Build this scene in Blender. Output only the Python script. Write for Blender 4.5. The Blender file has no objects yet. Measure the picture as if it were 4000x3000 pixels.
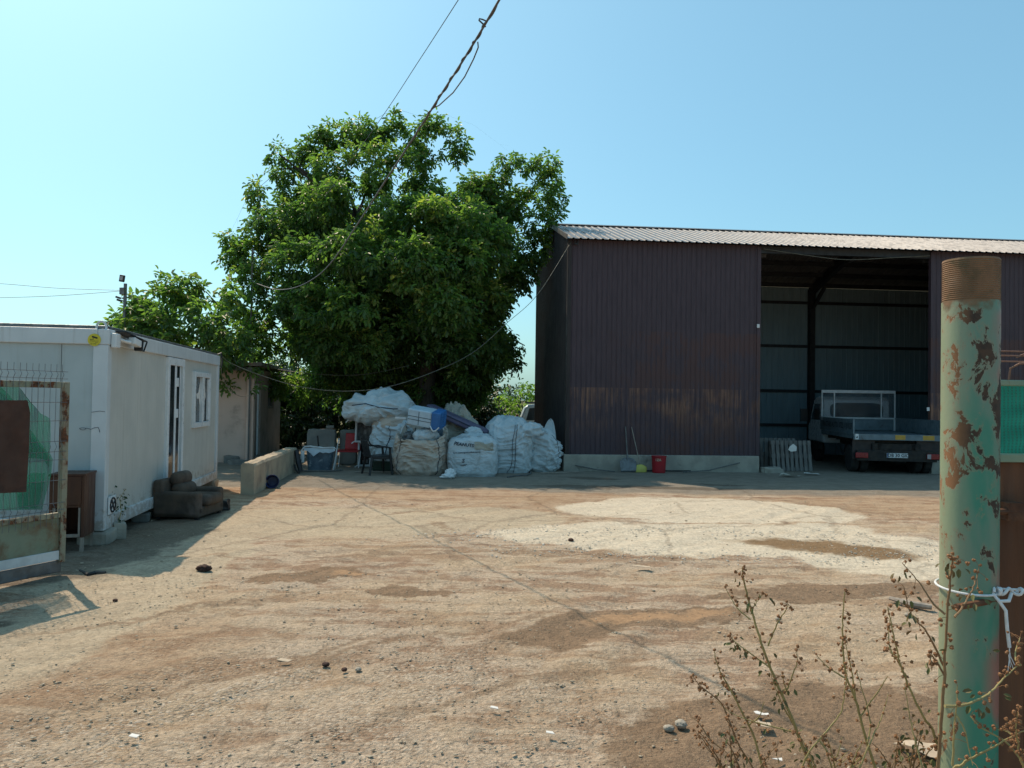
import bpy, bmesh, math, random
import numpy as np
from mathutils import Vector, Matrix, Euler, noise as mnoise
R = math.radians
random.seed(7)
scene = bpy.context.scene
COL = scene.collection

# ------------------------------------------------------------------ camera
CAM_H, FPX = 1.8, 3000.0
cam_rot = (Matrix.Rotation(R(90 + 1.184), 3, 'X') @ Matrix.Rotation(R(0.86), 3, 'Z'))
cd = bpy.data.cameras.new('camera'); cam = bpy.data.objects.new('camera', cd); COL.objects.link(cam)
cam.matrix_world = Matrix.Translation((0, 0, CAM_H)) @ cam_rot.to_4x4()
cd.sensor_width = 36; cd.lens = 27.0; cd.clip_start = 0.05; cd.clip_end = 8000
scene.camera = cam

# ------------------------------------------------------------------ light
SUN_DIR = Vector((-0.96, 1.12, 1.91)).normalized()
sl = bpy.data.lights.new('sun', 'SUN'); sl.energy = 4.5; sl.angle = R(0.5); sl.color = (1.0, 0.815, 0.62)
so = bpy.data.objects.new('sun', sl); COL.objects.link(so)
so.rotation_euler = SUN_DIR.to_track_quat('Z', 'Y').to_euler(); so.location = (-20, 20, 40)
w = bpy.data.worlds.new('World'); scene.world = w; w.use_nodes = True
wn = w.node_tree.nodes; wl = w.node_tree.links
bg = wn['Background']; bg.inputs[1].default_value = 0.145
sky = wn.new('ShaderNodeTexSky'); sky.sky_type = 'NISHITA'; sky.sun_disc = False
sky.sun_elevation = math.asin(SUN_DIR.z); sky.sun_rotation = math.atan2(SUN_DIR.x, SUN_DIR.y)
sky.air_density = 1.0; sky.dust_density = 2.0; sky.ozone_density = 1.0
gm = wn.new('ShaderNodeMix'); gm.data_type = 'RGBA'; gm.blend_type = 'MULTIPLY'; gm.inputs[0].default_value = 1
gm.inputs[7].default_value = (0.79, 1.17, 1.19, 1)
wl.new(sky.outputs[0], gm.inputs[6]); hz = wn.new('ShaderNodeMix'); hz.data_type = 'RGBA'; hz.inputs[0].default_value = .35; hz.inputs[7].default_value = (2.1, 4.25, 5.3, 1)   # even summer haze over the whole sky
wl.new(gm.outputs[2], hz.inputs[6]); wl.new(hz.outputs[2], bg.inputs[0])
vs = scene.view_settings; vs.view_transform = 'Standard'; vs.look = 'None'; vs.gamma = 1; vs.exposure = 0.0
scene.display_settings.display_device = 'sRGB'

# ------------------------------------------------------------------ helpers
def ray(px, py):
    return cam_rot @ Vector(((px - 2000) / FPX, -(py - 1500) / FPX, -1))
def at(px, py, Y):
    d = ray(px, py); t = Y / d.y
    return Vector((0, 0, CAM_H)) + d * t
def gnd(px, py):
    d = ray(px, py); t = -CAM_H / d.z
    return Vector((0, 0, CAM_H)) + d * t
def on_line(px, A, u, py=1600):      # distance along a ground line A + s*u seen in column px
    d = ray(px, py)
    den = u[0] * d.y - u[1] * d.x
    return (A[1] * d.x - A[0] * d.y) / den

def vnoise(P, seed=0):
    P = np.asarray(P, dtype=np.float64); I = np.floor(P).astype(np.int64); F = P - I
    F = F * F * (3 - 2 * F); out = 0
    for dx in (0, 1):
        for dy in (0, 1):
            for dz in (0, 1):
                h = (I[:, 0] + dx) * 374761393 + (I[:, 1] + dy) * 668265263 + (I[:, 2] + dz) * 2147483647 + seed * 974711
                h = (h ^ (h >> 13)) * 1274126177; h = h ^ (h >> 16)
                val = (h & 0xffff) / 65535.0
                wgt = (F[:, 0] if dx else 1 - F[:, 0]) * (F[:, 1] if dy else 1 - F[:, 1]) * (F[:, 2] if dz else 1 - F[:, 2])
                out = out + val * wgt
    return out * 2 - 1
def fbm(P, oct=3, seed=0):
    o = 0; a = 1; t = 0; P = np.asarray(P, float)
    for i in range(oct):
        o = o + a * vnoise(P * 2 ** i + 13.7 * i, seed + i); t += a; a *= .5
    return o / t

def link(ob, parent=None):
    COL.objects.link(ob)
    if parent is not None: ob.parent = parent
    return ob
def np_mesh(name, V, Fq, mat, parent=None, smooth=False, attrs=None):
    """V (n,3) array, Fq (m,k) array of equal-size faces"""
    V = np.asarray(V, np.float32); Fq = np.asarray(Fq, np.int32)
    me = bpy.data.meshes.new(name); k = Fq.shape[1]
    me.vertices.add(len(V)); me.vertices.foreach_set('co', V.ravel())
    me.loops.add(Fq.size); me.loops.foreach_set('vertex_index', Fq.ravel())
    me.polygons.add(len(Fq)); me.polygons.foreach_set('loop_start', np.arange(0, Fq.size, k, dtype=np.int32))
    if smooth: me.polygons.foreach_set('use_smooth', np.ones(len(Fq), bool))
    if attrs:
        for an, av in attrs.items():
            a = me.attributes.new(an, 'FLOAT', 'POINT'); a.data.foreach_set('value', np.asarray(av, np.float32))
    me.update(calc_edges=True); me.validate()
    if mat: me.materials.append(mat)
    return link(bpy.data.objects.new(name, me), parent)

class MB:
    def __init__(s): s.v = []; s.f = []
    def add(s, vs, fs):
        n = len(s.v); s.v += [tuple(v) for v in vs]; s.f += [[i + n for i in f] for f in fs]; return s
    def box(s, c, d, rot=None, taper=None):
        hx, hy, hz = d[0] / 2, d[1] / 2, d[2] / 2; vs = []
        for z in (-1, 1):
            k = 1 if (taper is None or z < 0) else taper
            for x, y in ((-1, -1), (1, -1), (1, 1), (-1, 1)):
                p = Vector((x * hx * k, y * hy * k, z * hz))
                if rot is not None: p = rot @ p
                vs.append(p + Vector(c))
        return s.add(vs, [(3, 2, 1, 0), (4, 5, 6, 7), (0, 1, 5, 4), (1, 2, 6, 5), (2, 3, 7, 6), (3, 0, 4, 7)])
    def b2(s, a, b):                     # box by two corners
        return s.box([(a[i] + b[i]) / 2 for i in range(3)], [abs(b[i] - a[i]) for i in range(3)])
    def tube(s, pts, r, n=8, cap=True, squash=None):
        pts = [Vector(p) for p in pts]; m = len(pts); rr = r if isinstance(r, (list, tuple)) else [r] * m
        vs = []; fs = []; ref = None
        for i, p in enumerate(pts):
            t = (pts[min(i + 1, m - 1)] - pts[max(i - 1, 0)]).normalized()
            if ref is None:
                ref = Vector((0, 0, 1)) if abs(t.z) < .9 else Vector((1, 0, 0))
            a = (ref - t * ref.dot(t)).normalized(); ref = a; b = t.cross(a)
            for k in range(n):
                g = 2 * math.pi * k / n
                vs.append(p + (a * math.cos(g) * (squash or 1) + b * math.sin(g)) * rr[i])
        for i in range(m - 1):
            for k in range(n):
                k2 = (k + 1) % n
                fs.append((i * n + k, i * n + k2, (i + 1) * n + k2, (i + 1) * n + k))
        if cap:
            fs.append(tuple(range(n - 1, -1, -1))); fs.append(tuple((m - 1) * n + k for k in range(n)))
        return s.add(vs, fs)
    def bar(s, p, q, a, b):              # rectangular bar from p to q
        p, q = Vector(p), Vector(q); t = (q - p); L = t.length
        rot = t.to_track_quat('Z', 'Y').to_matrix()
        return s.box((p + q) / 2, (a, b, L), rot)
    def lathe(s, prof, n=24, c=(0, 0, 0), rot=None):
        vs = []; fs = []; c = Vector(c)
        for r_, z in prof:
            for k in range(n):
                g = 2 * math.pi * k / n; p = Vector((r_ * math.cos(g), r_ * math.sin(g), z))
                if rot is not None: p = rot @ p
                vs.append(p + c)
        for i in range(len(prof) - 1):
            for k in range(n):
                k2 = (k + 1) % n; fs.append((i * n + k, i * n + k2, (i + 1) * n + k2, (i + 1) * n + k))
        fs.append(tuple(range(n - 1, -1, -1))); fs.append(tuple((len(prof) - 1) * n + k for k in range(n)))
        return s.add(vs, fs)
    def prism(s, out, y0, y1, axis='y'):  # outline (a,b) extruded; axis y: (x,z) outline, axis x: (y,z), axis z: (x,y)
        m = len(out); vs = []
        for y in (y0, y1):
            for a, b in out:
                vs.append((a, y, b) if axis == 'y' else ((y, a, b) if axis == 'x' else (a, b, y)))
        fs = [tuple(range(m)), tuple(range(2 * m - 1, m - 1, -1))]
        for i in range(m):
            j = (i + 1) % m; fs.append((i, i + m, j + m, j))
        return s.add(vs, fs)
    def build(s, name, mat, parent=None, smooth=False, bevel=0, seg=2, loc=None, subd=0):
        me = bpy.data.meshes.new(name); me.from_pydata([tuple(v) for v in s.v], [], s.f)
        bm = bmesh.new(); bm.from_mesh(me); bmesh.ops.recalc_face_normals(bm, faces=bm.faces); bm.to_mesh(me); bm.free()
        if mat: me.materials.append(mat)
        if smooth: me.polygons.foreach_set('use_smooth', [True] * len(me.polygons))
        ob = link(bpy.data.objects.new(name, me), parent)
        if loc is not None: ob.location = loc
        if bevel:
            b = ob.modifiers.new('bevel', 'BEVEL'); b.width = bevel; b.segments = seg; b.limit_method = 'ANGLE'; b.angle_limit = R(40)
        if subd:
            b = ob.modifiers.new('subd', 'SUBSURF'); b.levels = subd; b.render_levels = subd
        if smooth and not subd:
            try: me.set_sharp_from_angle(angle=R(40))
            except Exception: pass
        return ob

def tag(o, label=None, cat=None, group=None, kind=None):
    if label: o['label'] = label
    if cat: o['category'] = cat
    if group: o['group'] = group
    if kind: o['kind'] = kind
    return o
def thing(name, label, cat, loc=(0, 0, 0), rz=0, group=None, rot=None):
    o = bpy.data.objects.new(name, None); o.empty_display_size = .2; link(o)
    o.location = loc; o.rotation_euler = rot if rot else (0, 0, rz)
    return tag(o, label, cat, group)
def copy_tree(o, parent=None):
    c = o.copy(); COL.objects.link(c); c.parent = parent
    for ch in list(o.children): copy_tree(ch, c)
    return c

def text_geo(s, size=1.0, align='CENTER', weight=0.0):
    cu = bpy.data.curves.new('t', 'FONT'); cu.body = s; cu.size = size; cu.align_x = align; cu.align_y = 'CENTER'
    cu.resolution_u = 2; cu.offset = weight
    ob = bpy.data.objects.new('t', cu); COL.objects.link(ob)
    bpy.context.view_layer.update()
    ev = ob.evaluated_get(bpy.context.evaluated_depsgraph_get()); me = ev.to_mesh()
    V = [v.co.copy() for v in me.vertices]; F = [tuple(p.vertices) for p in me.polygons]
    ev.to_mesh_clear(); bpy.data.objects.remove(ob); bpy.data.curves.remove(cu)
    return V, F
def lettering(s, size, fn, mat, parent, name='lettering', align='CENTER', weight=0.0):
    """fn maps (x, y) of the flat text to a local 3D point"""
    V, F = text_geo(s, size, align, weight)
    return MB().add([fn(v.x, v.y) for v in V], F).build(name, mat, parent)

# ------------------------------------------------------------------ materials
class NT:
    def __init__(s, name):
        s.m = bpy.data.materials.new(name); s.m.use_nodes = True; s.t = s.m.node_tree
        s.b = s.t.nodes['Principled BSDF']; s.out = s.t.nodes['Material Output']
    def n(s, typ, **kw):
        nd = s.t.nodes.new(typ)
        for k, v in kw.items(): setattr(nd, k, v)
        return nd
    def set(s, sock, v):
        if hasattr(v, 'links') or hasattr(v, 'is_linked'): s.t.links.new(v, sock)
        else:
            if sock.type == 'RGBA' and len(v) == 3: v = (*v, 1)
            sock.default_value = v
    def coord(s, kind='Object'): return s.n('ShaderNodeTexCoord').outputs[kind]
    def geo(s): return s.n('ShaderNodeNewGeometry').outputs['Position']
    def map(s, vec, loc=(0, 0, 0), rot=(0, 0, 0), sc=(1, 1, 1), typ='POINT'):
        nd = s.n('ShaderNodeMapping', vector_type=typ); s.set(nd.inputs[0], vec)
        nd.inputs[1].default_value = loc; nd.inputs[2].default_value = rot; nd.inputs[3].default_value = sc
        return nd.outputs[0]
    def noise(s, vec, sc, det=4, rough=.55, dist=0, col=False):
        nd = s.n('ShaderNodeTexNoise'); s.set(nd.inputs['Vector'], vec); nd.inputs['Scale'].default_value = sc
        nd.inputs['Detail'].default_value = det; nd.inputs['Roughness'].default_value = rough; nd.inputs['Distortion'].default_value = dist
        return nd.outputs[1 if col else 0]
    def vor(s, vec, sc, feat='F1', out=0, rnd=1):
        nd = s.n('ShaderNodeTexVoronoi', feature=feat); s.set(nd.inputs['Vector'], vec); nd.inputs['Scale'].default_value = sc
        nd.inputs['Randomness'].default_value = rnd
        return nd.outputs[out]
    def wave(s, vec, sc, dist=0, direction='X'):
        nd = s.n('ShaderNodeTexWave', bands_direction=direction); s.set(nd.inputs[0], vec); nd.inputs[1].default_value = sc; nd.inputs[2].default_value = dist
        return nd.outputs[1]
    def ramp(s, v, a, b, c=0, d=1, smooth=True):
        nd = s.n('ShaderNodeMapRange', interpolation_type='SMOOTHSTEP' if smooth else 'LINEAR')
        s.set(nd.inputs[0], v)
        for i, q in enumerate((a, b, c, d)): s.set(nd.inputs[i + 1], q)
        return nd.outputs[0]
    def mth(s, op, a, b=0.0):
        nd = s.n('ShaderNodeMath', operation=op); s.set(nd.inputs[0], a); s.set(nd.inputs[1], b); return nd.outputs[0]
    def vm(s, op, a, b=(0, 0, 0)):
        nd = s.n('ShaderNodeVectorMath', operation=op); s.set(nd.inputs[0], a)
        if op == 'SCALE': s.set(nd.inputs[3], b)
        elif op != 'LENGTH': s.set(nd.inputs[1], b)
        return nd.outputs[1 if op == 'LENGTH' else 0]
    def mix(s, f, a, b, blend='MIX'):
        nd = s.n('ShaderNodeMix', data_type='RGBA', blend_type=blend); s.set(nd.inputs[0], f); s.set(nd.inputs[6], a); s.set(nd.inputs[7], b)
        return nd.outputs[2]
    def sep(s, v):
        nd = s.n('ShaderNodeSeparateXYZ'); s.set(nd.inputs[0], v); return nd.outputs
    def bump(s, h, strength=.5, dist=.01, nrm=None):
        nd = s.n('ShaderNodeBump'); nd.inputs['Strength'].default_value = strength; nd.inputs['Distance'].default_value = dist
        s.set(nd.inputs['Height'], h)
        if nrm is not None: s.set(nd.inputs['Normal'], nrm)
        return nd.outputs[0]
    def fin(s, col=None, rough=None, metal=None, nrm=None, spec=None):
        for k, v in (('Base Color', col), ('Roughness', rough), ('Metallic', metal), ('Normal', nrm), ('Specular IOR Level', spec)):
            if v is not None: s.set(s.b.inputs[k], v)
        return s.m

def pm(name, c1, c2=None, sc=4, rough=.7, metal=0, bump=.0, bsc=40, stretch=(1, 1, 1), lo=.35, hi=.65, dirt=None, dsc=2, dlo=.55, dhi=.75, spec=.4, bd=.005):
    t = NT(name); co = t.map(t.coord(), sc=stretch)
    c2 = c2 or tuple(x * .8 for x in c1)
    col = t.mix(t.ramp(t.noise(co, sc, 5), lo, hi), c1, c2)
    rg = t.ramp(t.noise(co, sc * 2.3, 4), .3, .7, max(rough - .12, .05), min(rough + .12, 1))
    if dirt is not None:
        f = t.ramp(t.noise(co, dsc, 8, .65, .3), dlo, dhi); col = t.mix(f, col, dirt)
    nr = t.bump(t.noise(co, bsc, 4), bump, bd) if bump else None
    return t.fin(col, rg, metal, nr, spec)

def m_rust_paint(name, paint, paint2, rust1=(.16, .06, .025), rust2=(.05, .025, .015), amount=.5, sc=7, top=None):
    t = NT(name); co = t.coord(); st = t.map(co, sc=(1, 1, .45))
    base = t.mix(t.ramp(t.noise(st, 3, 4), .35, .65), paint, paint2)
    n = t.noise(t.map(co, sc=(1.2, 1.2, .9)), sc, 8, .62, .2); m = t.ramp(n, amount, amount + .03)
    rc = t.mix(t.ramp(t.noise(co, 30, 5), .35, .7), rust1, rust2)
    halo = t.ramp(n, amount - .08, amount); base = t.mix(t.mth('MULTIPLY', halo, .45), base, rust1)
    col = t.mix(m, base, rc)
    h = t.mth('ADD', t.mth('MULTIPLY', m, -1), t.mth('MULTIPLY', t.noise(co, 60, 4), .4))
    return t.fin(col, t.ramp(m, 0, 1, .5, .9), 0, t.bump(h, .5, .004))

M = {}
M['cabin_panel'] = pm('cabin_panel', (.60, .575, .50), (.55, .53, .46), 2, .45, bump=.05, bsc=180, stretch=(1, 1, .2), dirt=(.36, .36, .32), dlo=.6, dhi=.9)
M['cabin_frame'] = pm('cabin_frame', (.60, .63, .64), (.52, .55, .57), 3, .4, dirt=(.40, .41, .39), dsc=5, dlo=.6, dhi=.85)
M['cabin_end'] = pm('cabin_end', (.44, .49, .49), (.40, .45, .45), 2, .45, dirt=(.34, .36, .34), dlo=.6, dhi=.9)
M['upvc'] = pm('upvc', (.72, .74, .75), (.66, .68, .68), 6, .35)
M['dark_metal'] = pm('dark_metal', (.03, .03, .033), (.05, .045, .045), 12, .5, .3)
M['steel_grey'] = pm('steel_grey', (.18, .19, .20), (.13, .13, .13), 10, .5, .6)
M['black_plastic'] = pm('black_plastic', (.012, .013, .015), (.02, .02, .022), 9, .45)
M['white_plastic'] = pm('white_plastic', (.68, .70, .70), (.58, .6, .6), 5, .45, dirt=(.35, .33, .3), dlo=.62, dhi=.8)
M['white_paint'] = pm('white_paint', (.6, .62, .62), (.5, .52, .52), 8, .45, dirt=(.2, .15, .1), dsc=9, dlo=.66, dhi=.75)
M['yellow'] = pm('yellow_vinyl', (.62, .52, .03), (.55, .45, .03), 8, .4)
M['ink'] = pm('ink', (.012, .012, .016), (.02, .02, .025), 8, .6)
M['ink_blue'] = pm('ink_blue', (.015, .02, .04), (.02, .03, .05), 8, .7)
M['plaster_pink'] = pm('plaster_pink', (.60, .44, .36), (.54, .40, .33), 1.5, .9, bump=.3, bsc=40, dirt=(.26, .20, .16), dsc=1.6, dlo=.5, dhi=.8)
M['plaster_shaded'] = pm('plaster_shaded', (.30, .24, .20), (.25, .21, .18), 2, .9, bump=.3, bsc=40, dirt=(.16, .14, .12), dsc=2, dlo=.5, dhi=.75)  # darker copy of the pink plaster, shade of the side wall in its colour
M['tin_roof'] = pm('tin_roof', (.14, .12, .11), (.2, .16, .13), 4, .6, .3)
M['concrete'] = pm('concrete', (.36, .33, .27), (.27, .25, .21), 3, .9, bump=.6, bsc=30, bd=.01, dirt=(.15, .14, .12), dsc=4, dlo=.58, dhi=.75)
M['concrete_tan'] = pm('concrete_tan', (.42, .34, .24), (.33, .27, .20), 3, .9, bump=.6, bsc=26, bd=.012, dirt=(.2, .17, .13), dsc=3, dlo=.55, dhi=.75)
M['concrete_grey'] = pm('concrete_grey', (.2, .2, .18), (.15, .15, .14), 3, .9, bump=.6, bsc=26, bd=.012)
M['wood_brown'] = pm('wood_brown', (.09, .035, .018), (.055, .022, .013), 3, .5, stretch=(2, 2, .4), bump=.15, bsc=30, dirt=(.12, .06, .035), dlo=.6, dhi=.75)
M['wood_pale'] = pm('wood_pale', (.32, .27, .22), (.22, .19, .16), 4, .8, stretch=(6, 6, 1), bump=.3, bsc=30)
M['wood_grey'] = pm('wood_grey', (.17, .165, .15), (.11, .105, .1), 5, .85, stretch=(6, 6, 1), bump=.4, bsc=25)
M['sofa'] = pm('sofa_fabric', (.11, .083, .063), (.065, .052, .043), 3, .95, bump=.35, bsc=160, dirt=(.15, .125, .11), dsc=2.2, dlo=.5, dhi=.8, spec=.15)
M['glass'] = pm('glass_dark', (.012, .016, .02), (.02, .025, .03), 1.5, .12, spec=.35)
M['glass_grime'] = pm('glass_grime', (.05, .06, .065), (.10, .11, .11), 6, .2, spec=.5, dirt=(.3, .31, .31), dsc=4, dlo=.62, dhi=.66)
M['red'] = pm('red_plastic', (.36, .010, .018), (.28, .01, .016), 5, .45, dirt=(.14, .03, .03), dsc=6, dlo=.6, dhi=.8)
M['red_seat'] = pm('red_seat', (.35, .012, .014), (.27, .01, .012), 5, .5)
M['lemon'] = pm('lemon_plastic', (.50, .46, .10), (.42, .38, .08), 6, .5)
M['blue_bin'] = pm('blue_bin', (.03, .045, .14), (.02, .03, .10), 6, .45)
M['blue_lid'] = pm('blue_lid', (.04, .17, .42), (.035, .14, .35), 6, .45)
M['ice_white'] = pm('ice_white', (.50, .62, .70), (.44, .55, .63), 5, .4)
M['mauve'] = pm('mauve_foam', (.12, .11, .18), (.09, .085, .14), 4, .6)
M['tub_blue'] = pm('tub_blue', (.10, .15, .19), (.06, .09, .12), 5, .5, dirt=(.27, .33, .36), dsc=6, dlo=.58, dhi=.68)
M['green_dark'] = pm('green_dark', (.012, .035, .022), (.01, .025, .016), 4, .5)
M['sack_white'] = pm('sack_white', (.50, .57, .60), (.42, .48, .50), 3, .75, bump=.25, bsc=220, bd=.002, dirt=(.30, .29, .26), dsc=2.5, dlo=.55, dhi=.8)
M['sack_tan'] = pm('sack_tan', (.50, .43, .36), (.44, .39, .34), 2, .75, bump=.25, bsc=220, bd=.002, dirt=(.25, .20, .15), dsc=4, dlo=.58, dhi=.8)
M['sack_dirty'] = pm('sack_dirty', (.40, .38, .31), (.31, .29, .24), 3, .8, bump=.25, bsc=220, bd=.002, dirt=(.12, .11, .08), dsc=5, dlo=.55, dhi=.75)
M['seam'] = pm('seam_navy', (.012, .025, .05), (.02, .03, .05), 6, .8)
M['strap_white'] = pm('strap_white', (.52, .54, .54), (.44, .46, .46), 6, .7)
M['junk_a'] = pm('junk_grey', (.14, .16, .17), (.06, .06, .06), 9, .6)
M['paper'] = pm('paper', (.72, .70, .66), (.64, .61, .57), 8, .8)
M['card'] = pm('cardboard', (.50, .40, .29), (.42, .33, .24), 5, .85)
M['cable_black'] = pm('cable_black', (.06, .055, .06), (.085, .078, .075), 9, .5)
M['cable_pale'] = pm('cable_pale', (.16, .16, .13), (.09, .10, .085), 7, .6)
M['rope_white'] = pm('rope_white', (.72, .72, .72), (.62, .62, .62), 60, .6)
M['bark'] = pm('bark', (.065, .05, .038), (.04, .032, .025), 8, .95, stretch=(3, 3, .6), bump=.8, bsc=14, bd=.02)
M['tyre'] = pm('tyre', (.016, .016, .016), (.03, .028, .025), 9, .85)
M['truck_white'] = pm('truck_white', (.75, .80, .82), (.68, .72, .74), 4, .3, dirt=(.3, .28, .25), dlo=.62, dhi=.8)
M['truck_grey'] = pm('truck_bed_grey', (.15, .20, .225), (.11, .15, .17), 5, .5, .2, dirt=(.08, .065, .05), dsc=5, dlo=.58, dhi=.75)
M['chassis'] = pm('chassis', (.018, .017, .016), (.035, .028, .022), 6, .8)
M['amber_vinyl'] = pm('amber_vinyl', (.50, .30, .05), (.42, .25, .04), 6, .4)
M['lamp_red'] = pm('lamp_red', (.26, .02, .025), (.2, .015, .02), 6, .25)
M['lamp_clear'] = pm('lamp_clear', (.35, .33, .33), (.3, .28, .28), 6, .25)
M['plate'] = pm('plate_white', (.62, .64, .64), (.56, .58, .58), 6, .4)
M['plate_blue'] = pm('plate_blue', (.04, .10, .25), (.03, .08, .2), 6, .4)
M['gate_cream'] = m_rust_paint('gate_cream', (.26, .24, .17), (.19, .21, .145), amount=.53, sc=7)
M['gate_sheet'] = pm('gate_sheet', (.21, .24, .17), (.16, .21, .145), 2, .6, dirt=(.15, .10, .055), dsc=2.6, dlo=.42, dhi=.62)
M['rust_sheet'] = pm('rust_sheet', (.055, .026, .018), (.085, .036, .022), 3, .75, bump=.2, bsc=50, dirt=(.035, .018, .014), dsc=3, dlo=.5, dhi=.7)
M['rust_wall'] = pm('rust_wall', (.16, .065, .03), (.10, .045, .025), 3, .8, stretch=(2.5, 2.5, .3), bump=.3, bsc=40, dirt=(.25, .12, .06), dsc=3, dlo=.55, dhi=.75)
M['rust'] = pm('rust', (.17, .07, .03), (.08, .035, .02), 14, .85, bump=.4, bsc=60)
M['rebar'] = pm('rebar', (.22, .12, .085), (.15, .08, .06), 14, .75)
M['weed_stem'] = pm('weed_stem', (.36, .29, .12), (.27, .21, .085), 9, .7)
M['weed_dark'] = pm('weed_stem_brown', (.27, .165, .08), (.20, .115, .055), 9, .75)
M['seed'] = pm('seed_capsule', (.31, .145, .06), (.20, .095, .042), 90, .8)
M['leaf_dry'] = pm('leaf_dry', (.11, .12, .035), (.15, .10, .04), 20, .7)
M['stone'] = pm('stone', (.40, .35, .28), (.26, .23, .19), 1.2, .9, bump=.3, bsc=60)
M['gravel'] = pm('gravel_stone', (.40, .335, .25), (.30, .24, .17), 9, .95, lo=.4, hi=.6, dirt=(.52, .47, .39), dsc=5, dlo=.6, dhi=.68)
M['gravel_white'] = pm('gravel_lime', (.55, .52, .45), (.42, .39, .33), 3, .95)
M['rag'] = pm('rag', (.07, .035, .025), (.04, .022, .018), 9, .95, bump=.6, bsc=40)
M['car_silver'] = pm('car_silver', (.48, .50, .52), (.44, .46, .48), 3, .25, .2)

# woven sack cloth with crumple creases too fine to model
def m_sack(name, c1, c2, dirt, dsc, dlo, dhi, amt=1.0):
    t = NT(name); co = t.coord()
    col = t.mix(t.ramp(t.noise(co, 3, 5), .35, .65), c1, c2); col = t.mix(t.ramp(t.noise(co, dsc, 8, .65, .3), dlo, dhi), col, dirt)
    wv = t.vm('SCALE', t.noise(co, 1.6, 3, .5, col=True), 1.3); q = t.vm('ADD', t.map(co, sc=(1, 1, 2.3)), wv)
    def crease(sc): return t.mth('SUBTRACT', 1, t.mth('MULTIPLY', t.mth('ABSOLUTE', t.mth('SUBTRACT', t.noise(q, sc, 2, .45), .5)), 5))
    h = t.mth('ADD', crease(2.1), t.mth('MULTIPLY', crease(5.5), .45))
    b1 = t.bump(h, .34 * amt, .045); b2 = t.bump(t.noise(co, 220, 2), .2, .002, b1)
    return t.fin(col, .72, 0, b2, .4)
M['sack_white'] = m_sack('sack_white', (.52, .59, .62), (.44, .50, .52), (.30, .30, .28), 2.5, .55, .8)
M['sack_tan'] = m_sack('sack_tan', (.52, .44, .36), (.45, .39, .33), (.25, .20, .15), 4, .58, .8)
M['sack_dirty'] = m_sack('sack_dirty', (.40, .38, .31), (.31, .29, .24), (.12, .11, .08), 5, .55, .75)

# net: woven shade cloth, see-through between threads
def m_net(name, col, dens=.62):
    t = NT(name); co = t.coord()
    d = t.n('ShaderNodeBsdfDiffuse'); t.set(d.inputs[0], t.mix(t.ramp(t.noise(co, 5, 4), .35, .65), col, tuple(c * .6 for c in col)))
    tl = t.n('ShaderNodeBsdfTranslucent'); t.set(tl.inputs[0], tuple(min(c * 1.6, 1) for c in col))
    m1 = t.n('ShaderNodeMixShader'); m1.inputs[0].default_value = .45; t.t.links.new(d.outputs[0], m1.inputs[1]); t.t.links.new(tl.outputs[0], m1.inputs[2])
    tr = t.n('ShaderNodeBsdfTransparent'); m2 = t.n('ShaderNodeMixShader')
    wv = t.mth('MAXIMUM', t.wave(co, 60, 1.0, 'Z'), t.wave(co, 22, 1.0, 'X'))
    t.set(m2.inputs[0], t.ramp(wv, .2, .75, dens - .3, min(dens + .3, 1)))
    t.t.links.new(tr.outputs[0], m2.inputs[1]); t.t.links.new(m1.outputs[0], m2.inputs[2]); t.t.links.new(m2.outputs[0], t.out.inputs[0])
    return t.m
M['net_green'] = m_net('net_green', (.014, .105, .07), .50)
M['net_dark'] = m_net('net_dark', (.012, .12, .10), .85)
M['mesh_fine'] = m_net('mesh_fine', (.28, .31, .33), .12)

def m_leaf(name, c_dark, c_mid, c_young_lit, tr=.42):
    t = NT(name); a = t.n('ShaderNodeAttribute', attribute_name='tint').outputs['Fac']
    c = t.mix(t.ramp(a, 0, .55, smooth=False), c_dark, c_mid); c = t.mix(t.ramp(a, .72, 1, smooth=False), c, c_young_lit)
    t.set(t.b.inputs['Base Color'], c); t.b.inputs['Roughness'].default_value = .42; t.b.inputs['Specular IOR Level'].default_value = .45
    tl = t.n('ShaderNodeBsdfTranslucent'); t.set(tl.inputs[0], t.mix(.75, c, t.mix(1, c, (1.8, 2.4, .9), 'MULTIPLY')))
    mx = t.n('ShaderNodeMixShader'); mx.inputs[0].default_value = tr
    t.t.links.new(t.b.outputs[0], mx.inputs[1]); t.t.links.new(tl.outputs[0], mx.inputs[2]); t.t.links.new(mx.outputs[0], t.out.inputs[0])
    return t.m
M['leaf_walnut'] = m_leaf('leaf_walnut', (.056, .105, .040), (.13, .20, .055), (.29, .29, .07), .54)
M['leaf_hedge'] = m_leaf('leaf_hedge', (.018, .042, .016), (.03, .065, .02), (.06, .10, .025), .16)  # leaves darkened in the colour for the shade under the walnut
M['leaf_bright'] = m_leaf('leaf_bright', (.10, .17, .03), (.18, .25, .04), (.28, .32, .06), .5)

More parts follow.
